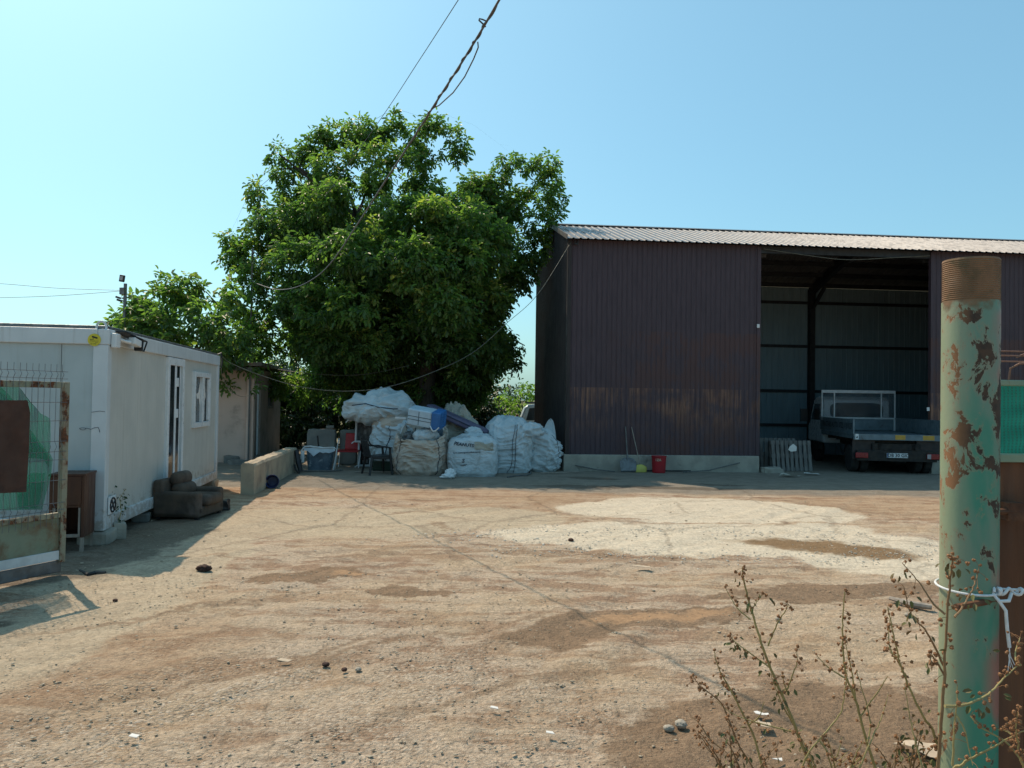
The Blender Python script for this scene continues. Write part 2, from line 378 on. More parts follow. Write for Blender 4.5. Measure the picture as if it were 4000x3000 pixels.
# shed cladding: plum paint with rust below the overlap lines of the sheets
def m_clad():
    t = NT('shed_cladding'); co = t.coord(); x, y, z = t.sep(co)[:3]
    st = t.map(co, sc=(5, 5, .5)); big = t.noise(t.map(co, sc=(1, 1, 1)), 1.1, 5, .6)
    fine = t.noise(st, 3, 6, .65)
    col = t.mix(t.ramp(fine, .3, .7), (.066, .043, .053), (.047, .030, .038))
    # second sheet (1.95-3.55 m) patchy rust, lowest rust band 1.0-1.95 m fading down
    f = t.mth('ADD', t.mth('MULTIPLY', big, .75), t.mth('MULTIPLY', fine, .45))
    m2 = t.mth('MULTIPLY', t.ramp(z, 3.66, 3.62), t.ramp(f, .56, .66)); m2 = t.mth('MULTIPLY', m2, t.ramp(x, .6, 2.5))
    col = t.mix(t.mth('MULTIPLY', m2, .75), col, (.080, .037, .033))
    m1 = t.mth('MULTIPLY', t.ramp(z, 2.16, 2.15, smooth=False), t.ramp(z, .7, 1.75)); f1 = t.mth('ADD', t.mth('MULTIPLY', big, .6), t.mth('MULTIPLY', t.noise(t.map(co, sc=(7, 7, .3)), 2.2, 6, .65), .6)); m1 = t.mth('MULTIPLY', m1, t.ramp(f1, .54, .72))
    col = t.mix(t.mth('MULTIPLY', m1, .9), col, t.mix(t.ramp(fine, .38, .62), (.25, .125, .078), (.10, .05, .038)))
    str_ = t.noise(t.map(co, sc=(14, 14, .7)), 2.5, 3); ms = t.mth('MULTIPLY', t.ramp(str_, .66, .74), t.ramp(z, 2.0, 1.0))
    col = t.mix(t.mth('MULTIPLY', ms, .4), col, (.2, .17, .16))
    return t.fin(col, .55, 0, t.bump(fine, .15, .004), .35)
M['clad'] = m_clad()
M['clad_gable'] = pm('clad_gable', (.030, .022, .021), (.018, .014, .014), 3, .6, stretch=(5, 5, .4), dirt=(.09, .09, .10), dsc=7, dlo=.68, dhi=.76)  # paler upright streaks are glints painted onto the dark sheets
M['roof_sheet'] = pm('roof_sheet', (.18, .172, .168), (.145, .138, .135), 3, .45, .3, stretch=(1, .5, 1), dirt=(.16, .14, .13), dsc=3, dlo=.55, dhi=.75)
M['back_panel'] = pm('back_panel', (.22, .31, .35), (.19, .27, .31), 2, .6, stretch=(3, 3, .4))
M['girder'] = pm('girder', (.03, .033, .036), (.02, .022, .024), 6, .6)

# cabin sheets: run-down grime from the top edge and mud splashed up from the yard
def m_cabin(name, c1, c2, rough):
    t = NT(name); co = t.coord(); z = t.sep(co)[2]
    col = t.mix(t.ramp(t.noise(co, 2, 5), .35, .65), c1, c2)
    st = t.noise(t.map(co, sc=(9, 9, .35)), 1.6, 5, .65)
    col = t.mix(t.mth('MULTIPLY', t.ramp(st, .55, .72), .28), col, (.30, .29, .25))
    sp = t.mth('ADD', t.noise(co, 9, 7, .7), t.ramp(z, .9, .15, -.28, .16, False))
    col = t.mix(t.mth('MULTIPLY', t.ramp(sp, .52, .66), .65), col, (.30, .25, .19))
    rp = t.noise(t.map(co, sc=(1, 1, .15)), 60, 2); nr = t.bump(rp, .06, .004)
    return t.fin(col, t.ramp(st, .3, .7, rough - .08, rough + .12), 0, nr, .4)
M['cabin_panel'] = m_cabin('cabin_panel', (.55, .545, .50), (.50, .50, .46), .45)
M['cabin_frame'] = m_cabin('cabin_frame', (.60, .63, .64), (.54, .57, .58), .42)
M['cabin_end'] = m_cabin('cabin_end', (.44, .49, .49), (.40, .45, .45), .45)

# ------------------------------------------------------------------ ground
def m_ground():
    t = NT('ground_earth'); P = t.geo()
    wv = t.vm('SUBTRACT', t.noise(P, .9, 5, .62, col=True), (.5, .5, .5)); wf = t.vm('SUBTRACT', t.noise(P, 4.5, 7, .68, col=True), (.5, .5, .5))
    W = t.vm('ADD', t.vm('SCALE', wv, 1.1), t.vm('SCALE', wf, .42))
    PW = t.vm('ADD', P, W)
    def blob(c, rx, ry, rot=0, soft=.12, vec=None):
        v = t.map(vec if vec is not None else PW, (c[0], c[1], 0), (0, 0, R(rot)), (rx, ry, 60), 'TEXTURE')
        return t.ramp(t.vm('LENGTH', v), 1 + soft, 1 - soft)
    def amax(*m):
        o = m[0]
        for q in m[1:]: o = t.mth('MAXIMUM', o, q)
        return o
    PL = t.map(P, rot=(0, 0, R(-50)), sc=(.35, 2.6, 1))         # tyre-track direction
    tracks = t.noise(PL, 1.6, 9, .68, .5); big = t.noise(P, .55, 5, .6); mid = t.noise(P, 3.2, 6, .65); fine = t.noise(P, 34, 5, .7); grit = t.noise(P, 120, 3, .6)
    s = t.mth('ADD', t.mth('MULTIPLY', tracks, .6), t.mth('MULTIPLY', mid, .4))
    crust = t.mix(t.ramp(fine, .3, .7), (.545, .43, .32), (.45, .345, .25))
    soil = t.mix(t.ramp(fine, .3, .7), (.365, .245, .165), (.285, .185, .12))
    col = t.mix(t.ramp(s, .44, .525), soil, crust)
    rdg = t.ramp(t.mth('ABSOLUTE', t.mth('SUBTRACT', tracks, .5)), 0, .022, 1, 0); col = t.mix(t.mth('MULTIPLY', t.mth('MULTIPLY', rdg, t.ramp(mid, .42, .6)), .55), col, (.17, .115, .07))  # dark lines painted in for the small shadows of the track ridges
    col = t.mix(t.mth('MULTIPLY', t.ramp(big, .4, .65), .5), col, (.50, .37, .235))
    # gravel mix nearer the gate
    y = t.sep(P)[1]; x = t.sep(P)[0]
    pat = t.noise(P, 1.3, 5, .65); near = t.mth('MULTIPLY', t.mth('MULTIPLY', t.ramp(y, 7.0, 4.4), t.ramp(t.mth('ADD', x, t.mth('MULTIPLY', big, 3.0)), 3.2, .8)), t.ramp(pat, .40, .58, .25, 1))
    PWn = t.vm('ADD', P, t.vm('SCALE', wf, .06)); peb = t.vor(PWn, 48, out=1); pebf = t.vor(PWn, 48)
    pc = t.mix(t.sep(peb)[0], (.30, .205, .135), (.60, .50, .39))
    col = t.mix(t.mth('MULTIPLY', near, t.ramp(t.sep(peb)[1], .45, .7)), col, pc)
    # reddish soil
    red = amax(blob((-1.2, 14.6), 3.6, 1.0, -4), blob((7.3, 13.9), 3.0, 1.7), blob((-3.2, 5.2), 1.3, 1.0, 20, .3), blob((.2, 13.0), 1.0, .8, 0), blob((-5.4, 15.2), 2.0, 2.0))
    col = t.mix(t.mth('MULTIPLY', red, .6), col, t.mix(t.ramp(s, .42, .58), (.30, .18, .105), (.42, .29, .185)))
    # pale concrete by the cabin, grey apron by the bags and shed
    pad = amax(blob((-3.7, 8.3), .75, 3.6, 8, .1), blob((-2.4, 11.3), 2.0, 1.5, 0, .12), blob((-.4, 11.8), 1.2, 1.1, 0, .12))
    col = t.mix(t.mth('MULTIPLY', pad, .8), col, t.mix(t.ramp(mid, .3, .7), (.46, .385, .28), (.38, .31, .22)))
    apron = t.mth('MULTIPLY', t.ramp(t.mth('ADD', y, t.mth('MULTIPLY', big, 1.6)), 15.7, 16.3), t.ramp(y, 40, 30))
    col = t.mix(t.mth('MULTIPLY', apron, .9), col, t.mix(t.ramp(mid, .35, .65), (.27, .24, .195), (.20, .175, .14)))
    wet_dark = amax(blob((2.7, 16.2), 2.3, .33, 0, .2), blob((1.9, 18.1), .8, .25, 0, .3), blob((4.6, 17.0), .6, .2, 0, .3), blob((-4.95, 10.2), .85, 2.6, 8, .1), blob((-4.9, 7.6), .9, .5, 0, .12), blob((-4.3, 5.6), .6, .4, 60, .15))  # wet patches on the apron, plus darker ground along cabin and gate
    col = t.mix(t.mth('MULTIPLY', wet_dark, .7), col, (.10, .08, .06))
    # spilled lime
    PWl = t.vm('ADD', P, t.vm('SCALE', W, .95))
    lime = amax(blob((2.75, 10.25), 3.1, 1.15, -3, .12, PWl), blob((3.3, 13.0), 2.5, 1.55, 0, .10, PWl), blob((4.9, 9.2), 1.7, 1.3, -10, .16, PWl), blob((3.6, 11.4), 1.7, .9, 0, .15, PWl))
    seam = blob((3.3, 11.55), 2.2, .09, 5, .6, PWl); lime = t.mth('MULTIPLY', lime, t.mth('SUBTRACT', 1, t.mth('MULTIPLY', seam, .75)))
    edge = t.ramp(t.mth('ADD', lime, t.mth('MULTIPLY', t.mth('SUBTRACT', fine, .5), 1.5)), .2, .95)
    sw = t.noise(t.map(P, rot=(0, 0, R(38)), sc=(.5, 7, 1)), 2.0, 5, .6)
    col = t.mix(t.mth('MULTIPLY', edge, t.ramp(sw, .28, .52, .55, .95)), col, t.mix(t.ramp(mid, .3, .75), (.62, .54, .42), (.50, .43, .33)))
    stain = t.mth('MULTIPLY', blob((3.95, 9.75), 1.0, .45, -24, .25, PWl), t.ramp(sw, .22, .40))
    col = t.mix(t.mth('MULTIPLY', stain, .95), col, (.19, .115, .055))
    # mud patches and dried puddles
    mud = amax(blob((.95, 6.25), 1.15, .34, 22, .08), blob((-.95, 7.2), .5, .20, 12, .1), blob((-2.0, 7.75), .6, .25, 30, .12), blob((2.2, 4.05), 1.75, .95, 4, .05), blob((3.4, 7.5), 1.3, .32, 8, .08), blob((2.4, 7.3), .6, .16, 8, .1))
    ln = amax(blob((-3.5, 8.72), .62, .05, 2, .5), blob((-1.15, 8.95), 1.0, .06, 14, .5), blob((-1.55, 12.4), .65, .06, 38, .5), blob((-1.0, 11.0), .5, .04, -60, .5), blob((.3, 9.1), 1.4, .05, -3, .5), blob((-2.6, 6.5), 1.3, .05, 42, .6), blob((-.6, 5.9), 1.5, .06, 34, .6), blob((.2, 5.0), 1.3, .06, 38, .6), blob((-1.6, 5.3), 1.2, .05, 46, .6))
    mud = amax(mud, t.mth('MULTIPLY', ln, .7))
    col = t.mix(t.mth('MULTIPLY', mud, .92), col, t.mix(t.ramp(mid, .35, .65), (.28, .185, .115), (.215, .142, .088)))
    smooth_mud = amax(blob((1.3, 6.45), .55, .16, 22, .3), blob((-1.75, 7.85), .22, .10, 30, .3))
    col = t.mix(t.mth('MULTIPLY', smooth_mud, .8), col, (.31, .19, .105))
    crack = t.ramp(t.vor(t.vm('ADD', P, t.vm('SCALE', wf, .25)), .42, 'DISTANCE_TO_EDGE'), .006, .016, 1, 0)
    col = t.mix(t.mth('MULTIPLY', t.mth('MULTIPLY', crack, t.ramp(y, 7.2, 9)), t.ramp(y, 17, 15, 0, .32)), col, (.16, .115, .08))
    far = t.ramp(y, 24, 40); col = t.mix(far, col, t.mix(t.ramp(big, .4, .6), (.10, .11, .035), (.16, .13, .06)))
    chip = t.sep(t.vor(t.vm('ADD', P, t.vm('SCALE', wf, .03)), 30, out=1))[0]; ch2 = t.sep(t.vor(P, 75, out=1))[0]
    k_ = t.mth('ADD', t.ramp(chip, 0, 1, .86, 1.10, False), t.ramp(ch2, 0, 1, -.12, .12, False)); kv = t.n('ShaderNodeCombineXYZ'); [t.set(kv.inputs[i], k_) for i in range(3)]
    col = t.mix(t.ramp(y, 18, 12), col, t.mix(1, col, kv.outputs[0], 'MULTIPLY'))
    col = t.mix(t.ramp(fine, .66, .8, 0, .5), col, (.15, .105, .068))
    col = t.mix(t.ramp(grit, .62, .8, 0, .35), col, (.16, .12, .085)); col = t.mix(t.ramp(grit, .36, .24, 0, .3), col, (.52, .46, .37))
    h = t.mth('ADD', t.mth('MULTIPLY', s, .9), t.mth('ADD', t.mth('MULTIPLY', fine, -.55), t.mth('ADD', t.mth('MULTIPLY', grit, -.14), t.mth('MULTIPLY', t.vor(P, 30), -.12))))
    h = t.mth('SUBTRACT', h, t.mth('MULTIPLY', t.mth('MULTIPLY', near, pebf), .30)); h = t.mth('SUBTRACT', h, t.mth('MULTIPLY', crack, .12))
    flat = t.mth('SUBTRACT', 1, t.mth('MULTIPLY', amax(smooth_mud, t.mth('MULTIPLY', pad, .4), t.mth('MULTIPLY', edge, .45)), .8))
    nd = t.n('ShaderNodeBump'); nd.inputs['Distance'].default_value = .055; t.set(nd.inputs['Strength'], t.mth('MULTIPLY', flat, 1.0)); t.set(nd.inputs['Height'], h)
    return t.fin(col, .95, 0, nd.outputs[0], .2)

def build_ground():
    xs = np.concatenate([[-3000, -900, -250, -90, -40, -22, -14], np.arange(-9, 13.01, .04), [16, 22, 34, 60, 110, 300, 900, 3000]])
    ys = np.concatenate([[-400, -80, -20, -6, 0], np.arange(2.6, 8, .035), np.arange(8, 13, .06), np.arange(13, 22.01, .11), [24, 27, 31, 37, 48, 70, 120, 250, 600, 1500, 4000]])
    X, Y = np.meshgrid(xs, ys); X = X.ravel(); Y = Y.ravel(); n = len(xs); m = len(ys)
    c, s = math.cos(R(50)), math.sin(R(50)); u = X * c + Y * s; v = -X * s + Y * c
    Z0 = np.zeros_like(X)
    tr = fbm(np.stack([u * .45 + .25 * np.sin(v * 1.3), v * 4.2 + .6 * np.sin(u * .7), Z0], 1), 4, 3); sm = fbm(np.stack([X * 5, Y * 5, Z0], 1), 3, 9); gr = fbm(np.stack([X * 17, Y * 17, Z0], 1), 2, 21)
    k = np.clip((18 - Y) / 5, .15, 1) * ((X > -10) & (X < 14) & (Y > 2) & (Y < 23))
    Z = (tr * .030 + sm * .010 + gr * .007) * k - .006
    I = (np.arange(m - 1)[:, None] * n + np.arange(n - 1)[None, :]).ravel()
    F = np.stack([I, I + 1, I + n + 1, I + n], 1)
    o = np_mesh('ground', np.stack([X, Y, Z], 1), F, m_ground(), smooth=True); tag(o, kind='structure')
build_ground()

# ================================================================== SHED
def corr(L, ztop, pitch, depth, flat=.72, zbot=0.0):
    """corrugated sheet in the local x-z plane, ribs upright; ztop(x) gives the top edge"""
    V = []; n = int(L / pitch); xs = []
    for i in range(n + 1):
        x0 = i * pitch
        for f, d in ((0, 0), (flat, 0), (flat + .09, 1), (1 - .09, 1)):
            x = x0 + f * pitch
            if x <= L: xs.append((x, d * depth))
    if xs[-1][0] < L: xs.append((L, 0))
    for x, y in xs: V += [(x, y, zbot), (x, y, ztop(x) if callable(ztop) else ztop)]
    F = [(2 * i, 2 * i + 2, 2 * i + 3, 2 * i + 1) for i in range(len(xs) - 1)]
    return V, F

A = gnd(2208, 1838); SH_A = R(5.0); su = (math.cos(SH_A), math.sin(SH_A)); sv = (-math.sin(SH_A), math.cos(SH_A))
EAVE = at(2222, 930, A.y).z; DEP = 7.0; RID = 1.8 + (1565 - 880) / 3000 * (A.y + 3.5)
X1 = on_line(2960, A, su); X2 = on_line(3640, A, su); XE = 24.0
def sh(p): return Vector((A.x + su[0] * p[0] + sv[0] * p[1], A.y + su[1] * p[0] + sv[1] * p[1], p[2]))
def roofz(y): return EAVE + (RID - EAVE) * (1 - abs(y - DEP / 2) / (DEP / 2))
def build_shed():
    t = thing('metal_shed', 'long dark plum corrugated metal shed with rusty lower sheets and open bay for the truck', 'shed', (A.x, A.y, 0), SH_A)
    PZ = .42
    for x0, x1 in ((0, X1), (X2, XE)):
        V, F = corr(x1 - x0, EAVE - .03, .132, .010, zbot=PZ - .02)
        MB().add([(x0 + a, b, c) for a, b, c in V], F).build('front_wall', M['clad'], t)
        m = MB()
        m.b2((x0 - .06, -.09, -.1), (x1 + .02, .20, PZ))
        m.build('plinth', M['concrete'], t, bevel=.015)
    for x0 in (0, XE):
        V, F = corr(DEP, lambda y: roofz(y) - .02, .132, .016, zbot=.35)
        s_ = -1 if x0 == 0 else 1
        MB().add([(x0 + .016 - b if x0 == 0 else x0 + b, a + (.012 if 1 else 0), c) for a, b, c in V], F).build('gable_wall', M['clad_gable'], t)
    MB().b2((-.08, .20, -.1), (.18, DEP, .36)).build('side_plinth', M['concrete_grey'], t, bevel=.015)
    V, F = corr(XE, EAVE - .02, .20, .014, zbot=-.2)
    MB().add([(a, DEP - b, c) for a, b, c in V], F).build('back_wall', M['back_panel'], t)
    # corner trims and jambs of the bay
    for x in (-.012, X1 - .05, X2 - .05):
        MB().b2((x, -.022, PZ + .003), (x + .10, .09, EAVE - .06)).build('corner_trim', M['clad_gable'] if x < 0 else M['clad'], t)
    # roof sheets: ribs run up the slope
    rf = None
    for side in (0, 1):
        pitch = .19; prof = []; n = int((XE + .5) / pitch)
        for i in range(n):
            x = -.06 + i * pitch
            prof += [(x, 0), (x + .11, 0), (x + .128, .02), (x + .168, .02)]
        ys = np.linspace(-.28 if side == 0 else DEP + .28, DEP / 2, 9); V = []; F = []
        for x, dz in prof:
            for y in ys:
                yy = y if side == 0 else DEP - y
                zz = EAVE + (RID - EAVE) * (yy / (DEP / 2)) if side == 0 else EAVE + (RID - EAVE) * (yy / (DEP / 2))
                V.append((x, y, zz + .03 + dz))
        k = len(ys)
        for i in range(len(prof) - 1):
            for j in range(k - 1): F.append((i * k + j, (i + 1) * k + j, (i + 1) * k + j + 1, i * k + j + 1))
        rf = MB().add(V, F).build('roof', M['roof_sheet'], t)
    m = MB(); 
    for sgn in (-1, 1): m.box((XE / 2 + .17, DEP / 2 + sgn * .11, RID + .075 - .035), (XE + .5, .24, .012), Matrix.Rotation(-sgn * math.atan2(RID - EAVE, DEP / 2), 3, 'X'))
    m.build('ridge_cap', M['roof_sheet'], rf)
    m = MB(); sl = math.atan2(RID - EAVE, DEP / 2)
    MB().box((-.075, DEP / 4 - .15, (RID + EAVE) / 2 + .02), (.02, math.hypot(DEP / 2 + .3, RID - EAVE), .12), Matrix.Rotation(sl, 3, 'X')).build('barge_trim', M['roof_sheet'], rf)
    # steel frame
    d = ray(3166, 1500); yb = DEP - .13
    B = sh((0, yb, 0)); XC = on_line(3166, B, su)
    for xc in (XC - 4.6, XC, XC + 4.6, XC + 9.2):
        if xc < .3: xc = .3
        MB().b2((xc - .09, yb - .14, 0), (xc + .09, yb + .08, EAVE - .1)).build('column', M['girder'], t)
        m = MB()
        m.bar((xc, yb, EAVE - .16), (xc, DEP / 2, RID - .18), .16, .26); m.bar((xc, DEP / 2, RID - .18), (xc, .25, EAVE - .16), .16, .26)
        m.bar((xc, yb - .1, EAVE - .8), (xc, yb - 1.0, EAVE - .12), .1, .1)
        m.build('rafter', M['girder'], t)
    for side in (0, 1):
        for i in range(5):
            y = .35 + i * .76; y = y if side == 0 else DEP - y
            MB().b2((.05, y - .035, roofz(y) - .16), (XE - .05, y + .035, roofz(y) - .02)).build('purlin', M['girder'], t)
    for z in (1.05, 2.27, 3.88, 5.45):
        MB().b2((.05, DEP - .09, z - .05), (XE - .05, DEP - .017, z + .05)).build('girt', M['girder'], t)
    for x in (X1 - .10, X2 + .12, 0.25):
        MB().b2((x - .06, .10, 0), (x + .06, .26, EAVE - .1)).build('door_post', M['girder'], t)
    MB().b2((X1, .02, EAVE - .22), (X2, .12, EAVE - .04)).build('lintel', M['girder'], t)
    for px, py in ((2957, 1274), (3622, 1598)):
        xx = on_line(px, A, su); zz = at(px, py, A.y + xx * su[1]).z
        MB().b2((xx - .035, -.05, zz - .05), (xx + .035, -.024, zz + .05)).build('junction_box', M['white_plastic'], t, bevel=.006)
    m = MB(); xx = on_line(2241, A, su); zz = at(2241, 945, A.y).z
    m.b2((xx - .05, -.10, zz - .08), (xx - .03, -.03, zz + .10)); m.b2((xx + .03, -.10, zz - .08), (xx + .05, -.03, zz + .10)); m.b2((xx - .03, -.10, zz - .08), (xx + .03, -.08, zz - .05))
    m.build('cable_bracket', M['dark_metal'], t)
    return t
build_shed()

# ================================================================== CABIN
C = gnd(403, 2125); cdv = ray(1530, 1555); cl = math.hypot(cdv.x, cdv.y); cu = (cdv.x / cl, cdv.y / cl)
CRZ = math.atan2(-cu[0], cu[1]); CL_, CW_, CZ0, CZ1 = 6.06, 2.44, .155, 2.58
def cab(p): return Vector((C.x + math.cos(CRZ) * p[0] - math.sin(CRZ) * p[1], C.y + math.sin(CRZ) * p[0] + math.cos(CRZ) * p[1], p[2]))
def cab_side(px, py):
    s_ = on_line(px, C, cu); return s_, at(px, py, C.y + cu[1] * s_).z
def build_cabin():
    t = thing('site_cabin', 'pale grey flat roofed container cabin with white door and window, left of the yard', 'cabin', (C.x, C.y, 0), CRZ)
    dA, dB = on_line(652, C, cu), on_line(716, C, cu)
    wA, wB = on_line(756, C, cu), on_line(819, C, cu)
    zwt = cab_side(790, 1455)[1]; zwb = cab_side(785, 1668)[1]; zdt = CZ1 - .20
    # side wall with openings cut: built of pieces round door and window
    m = MB(); x = -.03
    for a, b, z0, z1 in ((.12, dA, CZ0 + .16, CZ1 - .19), (dB, wA, CZ0 + .16, CZ1 - .19), (wA, wB, CZ0 + .16, zwb), (wA, wB, zwt, CZ1 - .19), (wB, CL_ - .12, CZ0 + .16, CZ1 - .19)):
        m.b2((x - .06, a, z0), (x, b, z1))
    m.build('side_wall', M['cabin_panel'], t)
    m = MB()
    m.b2((-2.3, .03, CZ0 + .16), (-1.27, .09, CZ1 - .19)); m.b2((-1.26, .03, CZ0 + .16), (-.535, .09, CZ1 - .19)); m.b2((-.528, .03, CZ0 + .16), (-.17, .09, CZ1 - .19))
    m.build('end_wall', M['cabin_end'], t)
    MB().b2((-CW_ + .03, .12, CZ0 + .1), (-CW_ + .09, CL_ - .1, CZ1 - .19)).build('far_side_wall', M['cabin_panel'], t)
    MB().b2((-CW_ + .1, CL_ - .09, CZ0 + .1), (-.1, CL_ - .03, CZ1 - .19)).build('rear_wall', M['cabin_panel'], t)
    MB().b2((-CW_ + .05, .05, CZ0 + .02), (-.1, CL_ - .05, CZ0 + .1)).build('floor', M['dark_metal'], t)
    for px_, py_ in ((0, 0), (0, 1), (1, 0), (1, 1)):
        x0 = -.17 if px_ == 0 else -CW_; y0 = 0 if py_ == 0 else CL_ - .13
        MB().b2((x0, y0, CZ0), (x0 + .17, y0 + .13, CZ1 - .19)).build('corner_post', M['cabin_frame'], t, bevel=.008)
    MB().b2((-.12, .131, CZ0), (.004, CL_ - .131, CZ0 + .16)).build('bottom_beam', M['cabin_frame'], t, bevel=.01)
    MB().b2((-CW_ + .171, -.004, CZ0), (-.171, .1, CZ0 + .16)).build('bottom_beam', M['cabin_frame'], t, bevel=.01)
    MB().b2((-.12, -.006, CZ1 - .189), (.008, CL_ + .006, CZ1)).build('top_beam', M['cabin_frame'], t, bevel=.012)
    MB().b2((-CW_, -.008, CZ1 - .189), (-.121, .1, CZ1)).build('top_beam', M['cabin_frame'], t, bevel=.012)
    MB().b2((-CW_, CL_ - .1, CZ1 - .189), (-.121, CL_ + .004, CZ1)).build('top_beam', M['cabin_frame'], t, bevel=.012)
    rf = MB().b2((-CW_ + .03, .05, CZ1 + .002), (-.03, CL_ - .03, CZ1 + .045)).build('roof', M['steel_grey'], t, bevel=.01)
    ring = MB(); ring.tube([(-.10 + .055 * math.cos(a), .05, CZ1 + .02 + .075 * math.sin(a)) for a in np.linspace(-.3, math.pi + .3, 14)], .014, 8)
    ring.build('lifting_ring', M['cabin_frame'], t, smooth=True)
    # door: white frame, tall dark panes either side of a white stile
    fr = MB(); fo = .07
    fr.b2((-.07, dA, CZ0 + .1), (.015, dA + .10, zdt)); fr.b2((-.07, dB - .10, CZ0 + .1), (.015, dB, zdt)); fr.b2((-.07, dA + .101, zdt - .12), (.014, dB - .101, zdt))
    d = fr.build('door', M['upvc'], t, bevel=.006)
    mid = (dA + dB) / 2; m = MB()
    m.b2((-.085, mid - .04, CZ0 + .16), (.0, mid + .05, zdt - .122)); m.b2((-.085, mid + .24, CZ0 + .16), (-.005, mid + .29, zdt - .122)); m.b2((-.085, dA + .101, CZ0 + .11), (-.03, dB - .101, CZ0 + .159))
    m.build('stile', M['upvc'], d, bevel=.006)
    MB().b2((-.03, dA + .102, CZ0 + .161), (-.008, mid - .041, zdt - .123)).build('pane', M['glass'], d)
    MB().b2((-.03, mid + .051, CZ0 + .161), (-.008, mid + .239, zdt - .123)).build('pane', M['glass'], d)
    for z in (zdt - .38, CZ0 + 1.35): MB().b2((-.02, mid + .03, z - .07), (.012, mid + .13, z + .07)).build('hinge', M['upvc'], d, bevel=.006)
    # window
    wd = MB(); q = .09
    wd.b2((-.06, wA, zwb), (.018, wA + q, zwt)); wd.b2((-.06, wB - q, zwb), (.018, wB, zwt)); wd.b2((-.06, wA + q, zwb), (.017, wB - q, zwb + q)); wd.b2((-.06, wA + q, zwt - q), (.017, wB - q, zwt))
    wd = wd.build('window', M['upvc'], t, bevel=.006); wm = (wA + wB) / 2 + .03
    m = MB(); m.b2((-.05, wm - .05, zwb + q), (.012, wm + .05, zwt - q)); 
    m.b2((-.03, wm + .055, zwb + q + .03), (.008, wm + .12, zwt - q - .03)); m.b2((-.03, wB - q - .07, zwb + q + .03), (.008, wB - q - .005, zwt - q - .03))
    m.build('sash', M['upvc'], wd, bevel=.005)
    MB().b2((-.055, wA + q, zwb + q), (-.04, wm - .05, zwt - q)).build('pane', M['glass_grime'], wd)
    MB().b2((-.054, wm + .05, zwb + q), (-.039, wB - q, zwt - q)).build('pane', M['glass_grime'], wd)
    zc = zwb + (zwt - zwb) * .58; m = MB()
    m.prism([(wm - .30, zc + .02), (wm - .18, zc + .05), (wm - .06, zc + .25), (wm - .055, zc - .2), (wm - .14, zc - .06), (wm - .28, zc - .06)], -.036, -.033, 'x')
    m.prism([(wm + .055, zc + .30), (wm + .11, zc + .36), (wm + .10, zc + .2), (wm + .17, zc - .03), (wm + .08, zc - .12)], .010, .013, 'x')
    m.build('torn_film', M['paper'], wd)
    # yellow round camera notice on the end beam
    e = MB(); cx, cz = -.155, CZ1 - .135
    e.lathe([(.072, 0), (.075, .002)], 32, (cx, -.010, cz), Matrix.Rotation(R(90), 3, 'X')); st = e.build('camera_notice', M['yellow'], t)
    b = MB(); rr = Matrix.Rotation(R(18), 3, 'Y')
    b.box((cx + .005, -.0145, cz + .030), (.062, .003, .019), rr); b.box((cx - .012, -.0145, cz + .012), (.005, .003, .02)); b.box((cx - .028, -.0145, cz + .004), (.03, .003, .004)); b.box((cx - .042, -.0145, cz + .002), (.005, .003, .014))
    b.build('camera_symbol', M['ink'], st)
    for s_, sz, dx, dz in (('SUPRAVEGHERE', .0135, 0, -.014), ('VIDEO', .012, .028, -.031), ('24 ORE', .020, -.008, -.049)):
        lettering(s_, sz, lambda x, y, dx=dx, dz=dz: (cx + dx + x, -.0145, cz + dz + y), M['ink'], st)
    # camera bolted to the side beam
    zc = CZ1 - .12; m = MB(); m.b2((.009, .05, zc - .10), (.075, .20, zc + .075)); cm = m.build('security_camera', M['white_plastic'], t, bevel=.012)
    m = MB(); m.tube([(.06, .20, zc + .01), (.11, .30, zc - .01), (.13, .36, zc - .01)], .022, 10); m.build('arm', M['white_plastic'], cm, smooth=True)
    MB().box((.14, .52, zc + .0), (.085, .26, .09), Matrix.Rotation(R(-6), 3, 'X')).build('camera_body', M['white_plastic'], cm, bevel=.012)
    MB().box((.14, .67, zc - .035), (.10, .05, .13), Matrix.Rotation(R(-10), 3, 'X')).build('lens_hood', M['black_plastic'], cm, bevel=.006)
    m = MB(); m.bar((.05, .2, zc + .11), (.13, .80, zc + .03), .16, .012); m.bar((.20, .80, zc + .025), (.19, .71, zc - .10), .014, .014)
    m.build('sunshade', M['black_plastic'], cm)
    # extractor vent near the ground
    s_, z_ = cab_side(442, 1972)
    v = MB().b2((.005, s_ - .12, z_ - .11), (.022, s_ + .12, z_ + .11)).build('wall_vent', M['upvc'], t, bevel=.008)
    m = MB()
    m.tube([(.026, s_ + .085 * math.cos(a), z_ + .085 * math.sin(a)) for a in np.linspace(0, 2 * math.pi, 25)], .011, 6, cap=False)
    for k in range(4): m.tube([(.026, s_, z_), (.026, s_ + .08 * math.cos(k * 1.57 + .6), z_ + .08 * math.sin(k * 1.57 + .6))], .011, 5)
    m.build('fan_grille', M['black_plastic'], v)
    # pen scribbles and strap scuffs on the near post
    m = MB()
    zs = at(350, 1675, C.y).z; xs0 = -.30
    pts = [(-.26 + .035 * math.cos(a) * (1 + .2 * math.sin(3 * a)), -.003, zs + .012 * math.sin(a)) for a in np.linspace(0, 6.3, 18)]
    m.tube(pts, .003, 5); m.build('pen_scribble', M['ink_blue'], t); m = MB(); m.tube([(-.22, -.003, zs + .01), (-.17, -.003, zs - .004), (-.13, -.003, zs + .015), (-.09, -.003, zs + .02), (-.075, -.003, zs - .01), (-.07, -.003, zs - .04)], .003, 5); m.build('pen_scribble', M['ink_blue'], t); m = MB()
    m.tube([(-.17, -.003, zs + .20), (-.08, -.003, zs + .215), (-.02, -.003, zs + .21)], .0025, 5)
    m.build('pen_scribble', M['ink_blue'], t)
